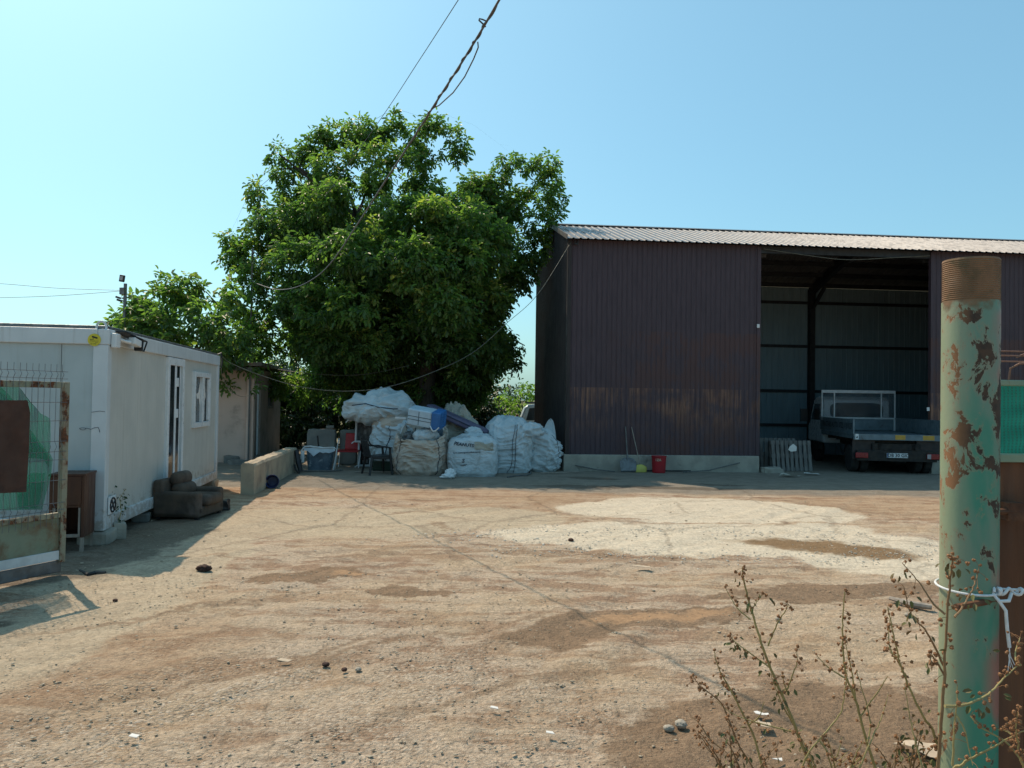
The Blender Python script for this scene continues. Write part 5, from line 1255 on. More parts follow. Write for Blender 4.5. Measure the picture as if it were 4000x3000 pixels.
# ================================================================== PARKED CAR behind the shed corner
def build_car():
    Y = 29.0; a = at(2032, 1640, Y); t = thing('parked_car', 'silver car parked behind the bags, its roof and rear window showing', 'car', (a.x - .12, Y, 0), 0)
    # local x to the right = car length forward, rear at x=0
    out = [(.0, .35), (-.02, .75), (.08, 1.0), (.26, 1.50), (.42, 1.63), (1.4, 1.69), (2.4, 1.62), (3.1, 1.08), (4.1, .95), (4.3, .7), (4.28, .35)]
    body = MB().prism(out, 0, 1.75, 'y').build('body', M['car_silver'], t, smooth=True, bevel=.08, seg=4)
    for s_ in (-1, 1):
        y = -.006 if s_ < 0 else 1.75; MB().prism([(.34, 1.04), (.46, 1.50), (1.3, 1.56), (1.3, 1.04)], y, y + .006, 'y').build('window', M['glass'], body)
        MB().prism([(1.36, 1.04), (1.36, 1.56), (2.3, 1.50), (2.9, 1.06)], y, y + .006, 'y').build('window', M['glass'], body)
    MB().b2((.35, .05, 1.66), (2.2, .09, 1.74)).build('roof_rail', M['steel_grey'], body)
    MB().b2((-.03, .02, .8), (.05, .2, 1.25)).build('tail_light', M['lamp_red'], body)
    for x in (.8, 3.4):
        for y in (.1, 1.65):
            wd = MB().lathe([(.2, -.1), (.32, -.1), (.34, -.06), (.34, .06), (.32, .1), (.2, .1)], 28, (x, y, .335), Matrix.Rotation(R(90), 3, 'X')).build('wheel', M['tyre'], t, smooth=True)
            MB().lathe([(.04, -.09), (.2, -.08), (.2, .08), (.04, .09)], 20, (x, y, .335), Matrix.Rotation(R(90), 3, 'X')).build('rim', M['steel_grey'], wd)
build_car()

# ================================================================== TREES
def leaf_cloud(clumps, dens, L, seed, flat=.8, nl=5, base=(0, 0, 0), young=.12, droop=.55, shell=.5):
    rng = np.random.default_rng(seed); P = []; O = []; T = []
    for c, r_, y_ in clumps:
        n = max(4, int(dens * r_ * r_))
        d = rng.normal(size=(n, 3)); d /= np.linalg.norm(d, axis=1)[:, None]
        rad = r_ * (shell + (1 - shell) * rng.random(n) ** .6)
        q = d * rad[:, None]; q[:, 2] *= flat
        lump = fbm(q / r_ * 2.2 + seed + np.asarray(c), 2, seed); q *= (1 + .5 * lump)[:, None]
        keep = fbm((q + np.asarray(c)) * 1.7, 2, seed + 5) > -.10
        q = q[keep]; d = d[keep]
        P.append(q + np.asarray(c)); O.append(d); y_ = y_ + rng.uniform(-.16, .14); T.append(np.clip(.36 + .22 * rng.normal(size=len(q)) + y_ + .22 * (d[:, 2]), 0, 1))  # leaf tone varies at random; clump tops tinted lighter like sunlit leaves
    P = np.concatenate(P); O = np.concatenate(O); T = np.concatenate(T); K = len(P)
    # compound leaf axis: outward, drooping
    ax = O * .8 + rng.normal(size=(K, 3)) * .55; ax[:, 2] -= droop; ax /= np.linalg.norm(ax, axis=1)[:, None]
    up = rng.normal(size=(K, 3)) * .45 + np.array([0, 0, 1.0]); sd = np.cross(ax, up); sd /= np.linalg.norm(sd, axis=1)[:, None] + 1e-9
    V = []; TT = []
    lay = [(1.0, 0.0, 1.15)] + [(f, s_, z) for f, z in ((.62, 1.0), (.22, .8)) for s_ in (-1, 1)]
    for f, s_, z in lay[:nl]:
        ln = L * z * (.75 + .5 * rng.random(K)); o = P + ax * (L * 1.3 * f)[..., None] if np.ndim(f) else P + ax * (L * 1.3 * f)
        dv = ax * (1.0 if s_ == 0 else .45) + sd * s_ * .9 + rng.normal(size=(K, 3)) * .22; dv[:, 2] -= .25; dv /= np.linalg.norm(dv, axis=1)[:, None]
        nn = rng.normal(size=(K, 3)) * .5 + np.array([0, -.15, .8]); wd = np.cross(dv, nn); wd /= np.linalg.norm(wd, axis=1)[:, None] + 1e-9; nn = np.cross(wd, dv)
        ln = ln[:, None]; hw = ln * .24; fold = nn * hw * .45
        V.append(np.stack([o, o + dv * ln * .32 + wd * hw + fold, o + dv * ln * .72 + wd * hw * .8 + fold, o + dv * ln - nn * ln * .12, o + dv * ln * .72 - wd * hw * .8 + fold, o + dv * ln * .32 - wd * hw + fold], 1))
        TT.append(np.repeat(np.clip(T + rng.normal(size=K) * .06, 0, 1)[:, None], 6, 1))
    V = np.concatenate(V).reshape(-1, 3) - np.asarray(base); TT = np.concatenate(TT).ravel(); N = len(V) // 6
    i = np.arange(N)[:, None] * 6; F = np.concatenate([i + np.array([[0, 1, 2, 3]]), i + np.array([[0, 3, 4, 5]])], 0)
    return V, F, TT
def limbs(base, top, clumps, r0, seed, frac=1.0):
    rn = random.Random(seed); m = MB(); b = Vector((0, 0, -.2)); tp = Vector(top) - Vector(base)
    m.tube([b, tp * .33 + Vector((.04, .03, 0)), tp * .66 + Vector((-.04, .02, 0)), tp], [r0 * 1.25, r0, r0 * .92, r0 * .85], 14)
    mains = []
    order = sorted(clumps, key=lambda c: -(Vector(c[0]) - Vector(top)).length)
    for i, (c, r_, y_) in enumerate(order):
        if rn.random() > frac: continue
        c = Vector(c) - Vector(base); best = None
        src = [(tp, r0 * .6)] + mains
        best = min(src, key=lambda s: (s[0] - c).length + (0 if s[0].z < c.z + .3 else 1.5))
        st, sr = best; L = (c - st).length
        if L < .15: continue
        mid = st.lerp(c, .5) + Vector((rn.uniform(-.12, .12), rn.uniform(-.12, .12), .16)) * L; q1 = st.lerp(mid, .5) + Vector((0, 0, .05 * L)); q2 = mid.lerp(c, .5)
        ra = min(sr * .8, .05 + .035 * L); 
        m.tube([st, q1, mid, q2, c], [ra, ra * .8, ra * .6, ra * .4, ra * .18], 7)
        mains += [(mid, ra * .6), (q2, ra * .4), (q1, ra * .8)]
    return m
def tree(name, label, cat, base, top, clumps, r0, dens, L, seed, leafmat, group=None, frac=1.0, trunk=True, **kw):
    t = thing(name, label, cat, base, 0, group)
    V, F, T = leaf_cloud(clumps, dens, L, seed, base=base, **kw)
    np_mesh('crown', V, F, leafmat, t, False, {'tint': T})
    if trunk: limbs(base, top, clumps, r0, seed, frac).build('trunk', M['bark'], t, smooth=True)
    return t
TY = 22.6
def cl(lst, Y0=TY):
    out = []
    for px, py, r_, dY, *yg in lst:
        Y = Y0 + dY; c = at(px, py, Y); out.append((tuple(c), r_ / 3000 * Y * .76, yg[0] if yg else 0.0))
    return out
big = [ # outline of the crown
 (1090, 602, 58, 0), (1128, 650, 62, .3), (1075, 660, 45, .2), (1012, 738, 58, -.5), (965, 772, 40, -.6), (1060, 790, 88, 0), (1000, 835, 48, -.4), (1165, 725, 105, .5), (893, 925, 34, -.8), (925, 960, 55, -.8), (985, 1000, 92, -1), (905, 1012, 48, -.8), (1040, 905, 105, -.8),
 (1245, 560, 72, .3), (1200, 600, 70, .4), (1300, 525, 66, .2), (1395, 515, 78, 0), (1450, 540, 80, .2), (1475, 480, 52, 0), (1545, 462, 40, .2), (1560, 555, 92, .5), (1690, 470, 48, 0), (1660, 525, 72, 0), (1755, 530, 62, 0), (1800, 565, 42, -.2), (1690, 600, 76, 0), (1790, 612, 40, -.2),
 (1310, 645, 115, -.6, .06), (1450, 640, 122, -1, .06), (1590, 660, 118, -.5, .02), (1680, 760, 98, 0), (1812, 755, 62, .2), (1870, 752, 48, .2), (1905, 735, 58, .3), (1985, 632, 46, .2), (1950, 690, 40, .3), (2050, 640, 42, .4), (2130, 640, 58, .2), (2150, 700, 55, .2), (2175, 770, 48, .1), (2100, 765, 82, .3), (2165, 832, 38, 0), (2030, 790, 92, .4), (1950, 815, 100, .3), (2095, 870, 82, .1), (2080, 965, 80, 0), (2030, 1065, 78, 0), (1965, 1150, 84, .2), (2005, 1290, 48, .3), (1975, 1375, 60, .4), (2010, 1420, 34, .4), (2050, 1350, 22, .3), (2060, 1120, 30, .1), (1945, 1260, 80, .6),
 # front masses
 (1250, 805, 130, -1.6, .04), (1100, 860, 115, -1.2), (1400, 800, 140, -2.2, .05), (1540, 815, 130, -2.2), (1680, 850, 140, -2.0, .10), (1820, 885, 130, -1.8, .03), (1190, 1010, 135, -2.4), (1340, 985, 140, -3.0, .03), (1480, 1000, 140, -3.0, .02), (1640, 1030, 130, -3.0, .06), (1790, 1010, 135, -2.6, .05), (1900, 990, 125, -1.6, .08), (1950, 920, 80, -1.4, .10),
 (1880, 700, 52, .4), (1840, 725, 56, .3), (1400, 720, 72, .4), (1480, 690, 64, .6), (1450, 765, 88, .6), (1560, 745, 80, .8), (1350, 870, 85, .6), (1480, 880, 90, .5), (2065, 1010, 52, 0), (2072, 1092, 34, 0), (2110, 930, 50, 0),
 (1590, 1140, 90, -3.3, .16), (1560, 1105, 52, -3.4, .2), (1620, 960, 62, -3.2, .18), (1700, 800, 50, -2.6, .25), (1600, 800, 44, -2.6, .25), (1100, 1150, 125, -2.2), (1250, 1170, 135, -3.0), (1390, 1195, 135, -3.2), (1750, 1190, 135, -2.8), (1895, 1170, 120, -1.6), (1310, 740, 60, -2.2, .16), (1000, 1080, 90, -1.6, .04), (1120, 985, 60, -2.2, .12), (1420, 880, 60, -2.8, .14), (1060, 1040, 50, -2, .12),
 # lower skirt in shade
 (1170, 1520, 90, 1.8), (1080, 1500, 70, 1.0), (1330, 1530, 95, 2.4), (1450, 1560, 85, 2.8), (1800, 1570, 85, 2.6), (1690, 1580, 80, 3.2), (1880, 1480, 60, 1.2), (1400, 1520, 70, 1.6), (1240, 1480, 70, 1.0), (1560, 1400, 90, .8), (1800, 1480, 90, .6),
 (1000, 1210, 120, -1.2), (990, 1330, 105, -1.0), (1130, 1320, 120, -1.4), (1280, 1330, 120, -1.8), (1430, 1345, 110, -1.8), (1590, 1290, 110, -2.0), (1760, 1330, 125, -1.6), (1900, 1330, 115, -1.0), (1920, 1410, 80, -.6), (1830, 1450, 85, -.8), (970, 1400, 75, -2.2, .05), (965, 1500, 46, -2.6), (985, 1380, 45, -2.8, .12), (910, 1520, 42, -2.2), (960, 1560, 34, -2.5), (880, 1510, 34, -2.2), (1120, 1420, 70, .5), (1300, 1430, 70, .8), (1470, 1440, 70, .8), (1640, 1420, 90, 1.2), (1740, 1500, 90, 1.6), (1850, 1520, 70, 1.8), (1560, 1480, 80, 2.2)]
bigc = cl(big)
rn = random.Random(11)
for i in range(70):                      # the far half of the crown, unseen but shading and closing it
    a = rn.uniform(0, math.pi); z = rn.uniform(2.0, 7.6); k = math.sin(min(1, (z - 1.2) / 8.6) * math.pi) ** .5
    bigc.append(((-3.7 + math.cos(a) * 3.0 * k, TY + .8 + abs(math.sin(a)) * 3.6 * k, z), rn.uniform(.75, 1.05), 0))
for i in range(26):                      # leafy middle of the crown
    a = rn.uniform(0, 6.28); q = rn.random() ** .5; bigc.append(((-3.5 + math.cos(a) * 2.9 * q, TY + .6 + math.sin(a) * 1.8 * q, rn.uniform(3.2, 7.2)), rn.uniform(.9, 1.15), -.1))
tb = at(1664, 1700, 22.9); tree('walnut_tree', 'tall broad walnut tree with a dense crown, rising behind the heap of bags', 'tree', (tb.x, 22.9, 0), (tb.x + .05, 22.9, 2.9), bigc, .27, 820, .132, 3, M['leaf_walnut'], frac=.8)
left = [(425, 1245, 32, 0, .05), (470, 1270, 60, 0), (500, 1190, 58, 0, .04), (545, 1145, 38, 0, .04), (560, 1210, 70, -.3), (540, 1275, 75, -.4), (650, 1110, 48, .1, .08), (650, 1165, 78, -.2, .05), (620, 1270, 90, -.6), (735, 1095, 46, .1, .10), (745, 1140, 75, -.1, .06), (800, 1120, 36, .1, .06), (765, 1230, 95, -.5), (840, 1180, 82, -.2, .03), (880, 1280, 100, -.6), (700, 1335, 85, -.7), (800, 1365, 85, -.7), (600, 1330, 60, -.6), (480, 1310, 40, -.3), (900, 1370, 80, -.5), (880, 1130, 60, .2)]
lc = cl(left, 19.6) + [((c[0] * 1.03, c[1] + 1.3, c[2] * .96), r_, 0) for c, r_, y_ in cl(left, 19.6)[::2]]
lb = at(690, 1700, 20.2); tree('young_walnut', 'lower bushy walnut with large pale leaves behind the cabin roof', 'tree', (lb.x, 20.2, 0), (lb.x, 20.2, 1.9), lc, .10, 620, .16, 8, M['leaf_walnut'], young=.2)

# shrubs and small trees beyond
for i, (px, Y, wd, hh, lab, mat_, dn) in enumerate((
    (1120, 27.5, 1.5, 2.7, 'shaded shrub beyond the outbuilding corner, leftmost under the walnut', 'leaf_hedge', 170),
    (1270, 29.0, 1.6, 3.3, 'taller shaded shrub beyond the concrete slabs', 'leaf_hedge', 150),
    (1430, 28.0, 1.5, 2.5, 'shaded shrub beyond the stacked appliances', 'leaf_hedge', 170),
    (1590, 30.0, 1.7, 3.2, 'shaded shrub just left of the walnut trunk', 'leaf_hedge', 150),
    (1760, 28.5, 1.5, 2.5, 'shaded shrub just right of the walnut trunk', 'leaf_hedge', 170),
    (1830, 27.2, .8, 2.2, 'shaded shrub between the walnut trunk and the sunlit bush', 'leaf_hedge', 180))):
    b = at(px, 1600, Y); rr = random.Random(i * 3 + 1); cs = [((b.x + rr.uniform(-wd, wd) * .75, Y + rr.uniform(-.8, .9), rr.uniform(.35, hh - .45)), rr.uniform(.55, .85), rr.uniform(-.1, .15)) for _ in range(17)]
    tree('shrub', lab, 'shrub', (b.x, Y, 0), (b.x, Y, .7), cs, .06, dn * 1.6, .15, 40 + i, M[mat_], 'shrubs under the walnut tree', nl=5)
b = at(2030, 1560, 31.5); cs = cl([(1985, 1560, 40, 0), (2010, 1535, 42, .3), (2050, 1530, 44, .4), (2090, 1535, 42, .5), (2130, 1545, 44, .6), (1990, 1610, 42, -.3), (2040, 1590, 48, -.4), (2085, 1585, 44, 0), (1965, 1640, 36, -.6), (2020, 1650, 40, -.6), (2110, 1620, 42, .2), (1955, 1575, 28, -.2), (2055, 1505, 22, .3), (2000, 1508, 18, .3)], 31.5)
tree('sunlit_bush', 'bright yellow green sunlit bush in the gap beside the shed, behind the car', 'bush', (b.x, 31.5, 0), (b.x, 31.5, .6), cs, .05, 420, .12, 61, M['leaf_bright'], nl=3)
cs = cl([(1942, 1650, 24, 0), (1975, 1640, 26, 0), (2010, 1660, 26, .1), (1990, 1690, 28, 0), (2040, 1690, 22, .1)], 21.4); b = at(1985, 1640, 21.4)
tree('weedy_sapling', 'small leafy sapling growing up just behind the tall strapped bag', 'sapling', (b.x, 21.4, 0), (b.x, 21.4, .5), cs, .025, 420, .09, 63, M['leaf_hedge'], nl=3)
# far field trees on the horizon behind everything
for i, (px, Y, wd, hh) in enumerate(((1150, 60, 6, 5.0), (1420, 70, 7, 5.5), (1640, 58, 6, 4.6), (1850, 66, 6, 5.0))):
    b = at(px, 1560, Y); rr = random.Random(i + 70); cs = [((b.x + rr.uniform(-wd, wd) * .6, Y + rr.uniform(-2, 2), rr.uniform(.8, hh - .9)), rr.uniform(1.2, 1.9), rr.uniform(0, .3)) for _ in range(12)]
    tree('field_tree', ('distant leafy tree glimpsed through the branches beyond the concrete slabs', 'distant leafy tree glimpsed beyond the appliances', 'distant leafy tree glimpsed beyond the cool box', 'distant leafy tree glimpsed between trunk and sunlit bush')[i], 'tree', (b.x, Y, 0), (b.x, Y, 1.5), cs, .15, 60, .30, 80 + i, M['leaf_hedge'], 'distant trees beyond the yard', nl=2)
# weed growing from the block at the cabin corner
q = cab((.05, .36, .19)); t = thing('corner_weed', 'small green weed growing up the cabin corner from the concrete lump', 'weed', q)
MB().tube([(0, 0, 0), (.02, .02, .15), (-.01, .03, .30), (.05, .05, .42)], [.006, .005, .004, .003], 5).build('stem', M['weed_stem'], t)
rg = np.random.default_rng(4); cc = [((.02 * math.sin(i * 2), .03, .06 + .36 * i / 12), .035, .1) for i in range(13)]
V, F, T = leaf_cloud(cc, 3600, .035, 5, nl=1); np_mesh('leaves', V, F, M['leaf_hedge'], t, False, {'tint': T})

# ================================================================== CABLES
def cable(name, label, pts, r_, mat, n=6, cat='cable', sub=None):
    pts = [Vector(p) for p in pts]; P = []
    for i in range(len(pts) - 1):       # Catmull-Rom through the points
        p0, p1, p2, p3 = pts[max(i - 1, 0)], pts[i], pts[i + 1], pts[min(i + 2, len(pts) - 1)]
        for k in range(10):
            t = k / 10; P.append(.5 * ((2 * p1) + (p2 - p0) * t + (2 * p0 - 5 * p1 + 4 * p2 - p3) * t * t + (3 * p1 - p0 - 3 * p2 + p3) * t ** 3))
    P.append(pts[-1]); c = P[0].copy(); o = MB().tube([p - c for p in P], r_, n).build(name, mat, None, smooth=True); o.location = c; tag(o, label, cat); return o, P
UP = at(984, 1100, 20.8)
ptop = at(985, 968, 20.8)
t = thing('cable_pole', 'slim grey steel cable pole standing in the leaves at the left side of the walnut', 'pole', (UP.x, 20.8, 0))
MB().tube([(0, 0, -.2), (0, 0, ptop.z)], .024, 10).build('pole', M['wood_grey'], t, smooth=True)
m = MB(); m.tube([(.02, -.05, ptop.z - .35)] + [(.07 + .07 * math.cos(a), -.05, ptop.z - .22 + .08 * math.sin(a)) for a in np.linspace(math.pi, 0, 9)] + [(.14, -.05, ptop.z - .3)], .018, 6); m.build('swan_neck', M['cable_pale'], t, smooth=True)
seg = [at(1004, 1108, 19.6), at(1075, 1130, 17.0), at(1150, 1124, 15.0), at(1230, 1085, 13.3), at(1300, 1018, 11.9), at(1400, 870, 10.3), at(1500, 715, 9.03), at(1600, 562, 8.1), at(1700, 405, 7.26), at(1820, 218, 6.5), at(1950, 0, 5.82)]
dv = seg[-1] - seg[-3]; seg += [seg[-1] + dv * 1.2 + Vector((0, 0, .10)), seg[-1] + dv * 3.2 + Vector((0, 0, .55))]
o, P = cable('overhead_cable', 'thick black bundled cable running overhead and down across the walnut crown', seg, .0095, M['cable_black'], 7)
ob0 = Vector(o.location)
# wrapping and a slack companion wire, sprung loop
m = MB(); PP = [p - ob0 for p in P]; a_ = []
for i in range(70, len(PP) - 1):
    for k in range(3):
        f = k / 3; q = PP[i].lerp(PP[i + 1], f); g = (i * 3 + k) * .55; a_.append(q + Vector((math.cos(g), .3 * math.sin(g), math.sin(g))) * .0125)
m.tube(a_, .0062, 5, cap=False); m.build('wrapped_wire', M['cable_black'], o)
def mid(px, py, Y): return at(px, py, Y) - ob0
m = MB(); m.tube([mid(1866, 163, 6.3), mid(1868, 185, 6.32), mid(1850, 230, 6.45), mid(1815, 300, 6.75), mid(1770, 362, 7.1), mid(1715, 412, 7.25), mid(1688, 424, 7.36)], .006, 5); m.build('slack_wire', M['cable_black'], o)
m = MB(); m.tube([mid(1905, 85, 6.05), mid(1885, 76, 6.05), mid(1872, 73, 6.05), mid(1871, 79, 6.05), mid(1885, 92, 6.1), mid(1897, 105, 6.12)], .0065, 6); m.build('sprung_loop', M['cable_black'], o)
cable('thin_wire', 'hair thin wire crossing the sky above the left half of the walnut', [at(1268, 770, 13), at(1475, 482, 9.2), at(1640, 232, 7.2), at(1790, 0, 5.9), at(1940, -235, 5.0)], .0035, M['cable_black'], 5, 'wire')
pt = cab((.02, CL_, CZ1 + .02)); e = sh((.05, -.06, at(2238, 950, A.y).z))
cable('hanging_cable', 'pale sagging cable slung from the cabin roof corner across to the shed eave', [pt, at(905, 1420, 15.9), at(1025, 1468, 16.2), at(1180, 1512, 16.6), at(1350, 1528, 17.0), at(1520, 1510, 17.4), at(1700, 1450, 17.9), at(1850, 1375, 18.3), at(1980, 1262, 18.8), at(2100, 1150, 19.2), e], .0065, M['cable_pale'])
cable('loose_cord', 'thin cord dangling from the cabin roof corner over the pink wall', [pt, at(868, 1470, 15.8), at(900, 1525, 16.1), at(940, 1548, 16.4), at(975, 1545, 16.6)], .006, M['cable_pale'], 5, 'cord')
cable('washing_line', 'thin line strung under the branches from the outbuilding roof towards the trunk', [at(1085, 1443, 22.2), at(1200, 1458, 22), at(1330, 1466, 21.8), at(1440, 1460, 21.6), at(1600, 1428, 21.4)], .008, M['cable_pale'], 5, 'line')
lp = at(468, 1134, 19.0)
cable('supply_wire', 'upper thin wire reaching the floodlight pole from the left', [at(-700, 1050, 21), at(-300, 1092, 20), at(0, 1108, 19.6), at(230, 1126, 19.2), lp], .006, M['cable_black'], 5, 'wire')
cable('supply_wire', 'lower thin wire reaching the floodlight pole from the left', [at(-700, 1150, 21), at(-300, 1168, 20), at(0, 1163, 19.6), at(230, 1155, 19.2), lp - Vector((0, 0, .02))], .006, M['cable_black'], 5, 'wire')
cable('bay_cable', 'slack grey cable drooping along the top of the shed bay', [sh((X1 + .1, -.05, EAVE - .12)), sh((X1 + 1.4, -.06, EAVE - .27)), sh(((X1 + X2) / 2, -.06, EAVE - .34)), sh((X2 - 1.2, -.06, EAVE - .25)), sh((X2 - .1, -.05, EAVE - .16))], .010, M['cable_pale'], 5)

# ================================================================== GREEN PIPE POST (foreground)
def m_post():
    t = NT('post_paint'); co = t.coord(); x, y, z = t.sep(co)[:3]
    st = t.map(co, sc=(1, 1, .35))
    base = t.mix(t.ramp(t.noise(st, 5, 4, .6), .42, .58), (.032, .215, .145), (.125, .225, .165))
    base = t.mix(t.ramp(x, -.02, -.085, 0, .75), base, (.32, .31, .19))  # left side of the pipe lightened in the colour, as if sunlit
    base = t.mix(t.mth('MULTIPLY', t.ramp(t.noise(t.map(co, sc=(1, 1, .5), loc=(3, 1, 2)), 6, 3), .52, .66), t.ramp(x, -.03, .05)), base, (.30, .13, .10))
    fl = t.noise(t.map(co, sc=(1.3, 1.3, .85)), 11, 7, .66, .3); thr = t.ramp(z, 1.2, 1.6, .61, .545)
    m_ = t.ramp(t.mth('SUBTRACT', fl, thr), 0, .018)
    col = t.mix(t.mth('MULTIPLY', t.ramp(t.mth('SUBTRACT', fl, thr), -.05, 0), .35), base, (.30, .20, .12))
    rc = t.mix(t.ramp(t.noise(co, 45, 5), .35, .7), (.075, .042, .026), (.04, .028, .02)); rc = t.mix(t.ramp(x, -.03, -.08), rc, (.26, .12, .05))  # flakes painted brighter on the same lit side
    col = t.mix(m_, col, rc)
    topm = t.ramp(t.mth('ADD', z, t.mth('MULTIPLY', t.noise(co, 16, 5), .14)), 2.155, 2.185)
    col = t.mix(topm, col, t.mix(t.ramp(t.noise(t.map(co, sc=(1, 1, 2)), 14, 6), .35, .65), (.22, .12, .065), (.12, .085, .045)))
    h = t.mth('ADD', t.mth('MULTIPLY', m_, -.8), t.mth('MULTIPLY', t.noise(co, 90, 4), .4))
    return t.fin(col, t.ramp(t.mth('MAXIMUM', m_, topm), 0, 1, .5, .85), 0, t.bump(h, .45, .003))
PP_ = at(3779, 1560, 2.30); PR = .0775; PTOP = at(3784, 1018, 2.30).z
def build_post():
    t = thing('pipe_post', 'thick green painted steel pipe post with flaking rust and a threaded top, right foreground', 'post', (PP_.x, PP_.y, 0), 0)
    prof = [(PR, -.4)] + [(PR, z) for z in np.linspace(0, PTOP - .125, 30)]
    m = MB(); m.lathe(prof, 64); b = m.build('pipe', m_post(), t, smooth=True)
    pr = [(PR * .985, PTOP - .125)]; z = PTOP - .123
    while z < PTOP - .006: pr += [(PR * .972, z), (PR * 1.0, z + .003)]; z += .006
    pr += [(PR * .98, PTOP), (PR * .86, PTOP), (PR * .86, PTOP - .12)]
    MB().lathe(pr, 64).build('thread', M['rust_thread'], t, smooth=False)
    t.rotation_euler = (0, R(.25), 0)
M['rust_thread'] = pm('rust_thread', (.24, .135, .075), (.15, .09, .05), 9, .85, bump=.3, bsc=70, dirt=(.09, .075, .04), dsc=8, dlo=.52, dhi=.66)
build_post()
zc = at(3700, 2310, 2.22).z
def build_tie():
    t = thing('wire_tie', 'white plastic covered wire knotted round the green post with a frayed tail hanging', 'wire', (PP_.x, PP_.y, zc))
    k = PR + .005; m = MB(); m.tube([(k * math.cos(a), k * math.sin(a), .006 * math.sin(a * 1.0) - .004) for a in np.linspace(0, 2 * math.pi, 50)], .0035, 8, cap=False); m.tube([(.077, -.04, .0), (.16, -.03, -.005), (.35, .14, .01), (.62, .325, .02)], .0035, 8); m.build('loop', M['rope_white'], t, smooth=True)
    m = MB(); cx, cy = .052, -.070
    m.tube([(cx + .03 * math.sin(a * .5) * (a / 18) - .02 + a * .0035, cy - .008 * math.cos(a * 1.6), .009 * math.sin(a * 1.6)) for a in np.linspace(0, 18, 60)], .0044, 8); m.tube([(cx - .02, cy, -.005), (cx - .01, cy - .015, -.025), (cx + .02, cy - .012, -.024), (cx + .035, cy, -.005)], .005, 8); m.build('knot', M['rope_white'], t, smooth=True)
    m = MB(); m.tube([(cx - .012, cy - .012, -.02), (cx + .006, cy - .02, -.05), (cx + .010, cy - .02, -.10), (cx + .018, cy - .018, -.155)], .0048, 8)
    for i in range(6): m.tube([(cx + .018, cy - .018, -.155), (cx + .018 + .004 * math.sin(i * 1.3), cy - .018 + .003 * math.cos(i), -.18), (cx + .022 + .012 * math.sin(i * 2.1), cy - .018 + .006 * math.cos(i * 1.7), -.20 - .004 * i)], .0011, 4)
    m.build('frayed_tail', M['rope_white'], t, smooth=True)
build_tie()
# right-hand gate leaf behind the post
def build_right_gate():
    Y0 = 2.62; a = at(3870, 1770, Y0); t = thing('side_gate', 'rust brown steel gate panel topped with green shade net behind the pipe post', 'gate', (a.x - .03, Y0, 0), R(3))
    z1 = at(3895, 1772, Y0).z; z2 = at(3895, 1484, Y0).z; Lg = 3.2; m = MB()
    xs = np.arange(0, Lg, .15); 
    for x in xs: m.b2((x, 0, .12), (x + .1485, .006, z1 - .03))
    sh_ = m.build('rusty_sheet', M['rust_wall'], t)
    m = MB(); m.b2((0, -.02, z1 - .028), (Lg, .02, z1)); m.b2((0, -.02, z2 - .02), (Lg, .02, z2)); m.b2((0, -.02, .06), (Lg, .02, .118)); m.build('frame', M['gate_cream_green'], t, bevel=.003)
    V = []; F = []
    for j in range(17):
        for i in range(121): x = Lg * i / 120; V.append((x, .03 + .008 * mnoise.noise(Vector((x * 5, j * .4, 2))), z1 + (z2 - z1) * j / 16 - .004))
    for j in range(16):
        for i in range(120): F.append((j * 121 + i, j * 121 + i + 1, (j + 1) * 121 + i + 1, (j + 1) * 121 + i))
    MB().add(V, F).build('shade_net', M['net_dark'], t, smooth=True)
    m = MB(); x = .1
    while x < Lg:
        m.tube([(x, .01, z2 - .02), (x, .0, z2 + .04), (x + .01, -.03, z2 + .055), (x + .07, -.05, z2 + .06)], .0035, 6)
        m.tube([(x + .03, .012, z2 + .08), (x + .09, .0, z2 + .105), (x + .14, -.03, z2 + .14)], .0032, 6); x += .10 if x < .62 else .035
    for z in (z2 + .085, z2 + .10, z2 + .065): m.tube([(0, .02, z), (Lg, .02, z - .005)], .003, 5)
    m.build('bent_wire', M['rebar'], t)
    h1 = at(3850, 1990, Y0).z; h2 = at(3830, 2362, Y0).z
    m = MB()
    for z in (h1,): m.tube([(.02, -.05, z), (.45, -.05, z), (.9, -.03, z)], .011, 8); m.b2((.05, -.06, z - .03), (.11, -.012, z + .03))
    m.build('hinge_bar', M['rust'], t, smooth=True)
    a2 = at(3735, 2372, 2.18); b2 = at(3880, 2345, 2.24); o = MB().tube([Vector((0, 0, 0)), (b2 - a2) * .5, b2 - a2, (b2 - a2) * 2.2 + Vector((0, .25, 0))], .010, 8).build('hinge_pin', M['rust'], None, smooth=True); o.location = a2; tag(o, 'short rusty hinge pin across the green post just below the white wire', 'hinge pin')
M['gate_cream_green'] = m_rust_paint('gate_frame_green', (.24, .30, .20), (.18, .26, .18), amount=.6, sc=9)
build_right_gate()

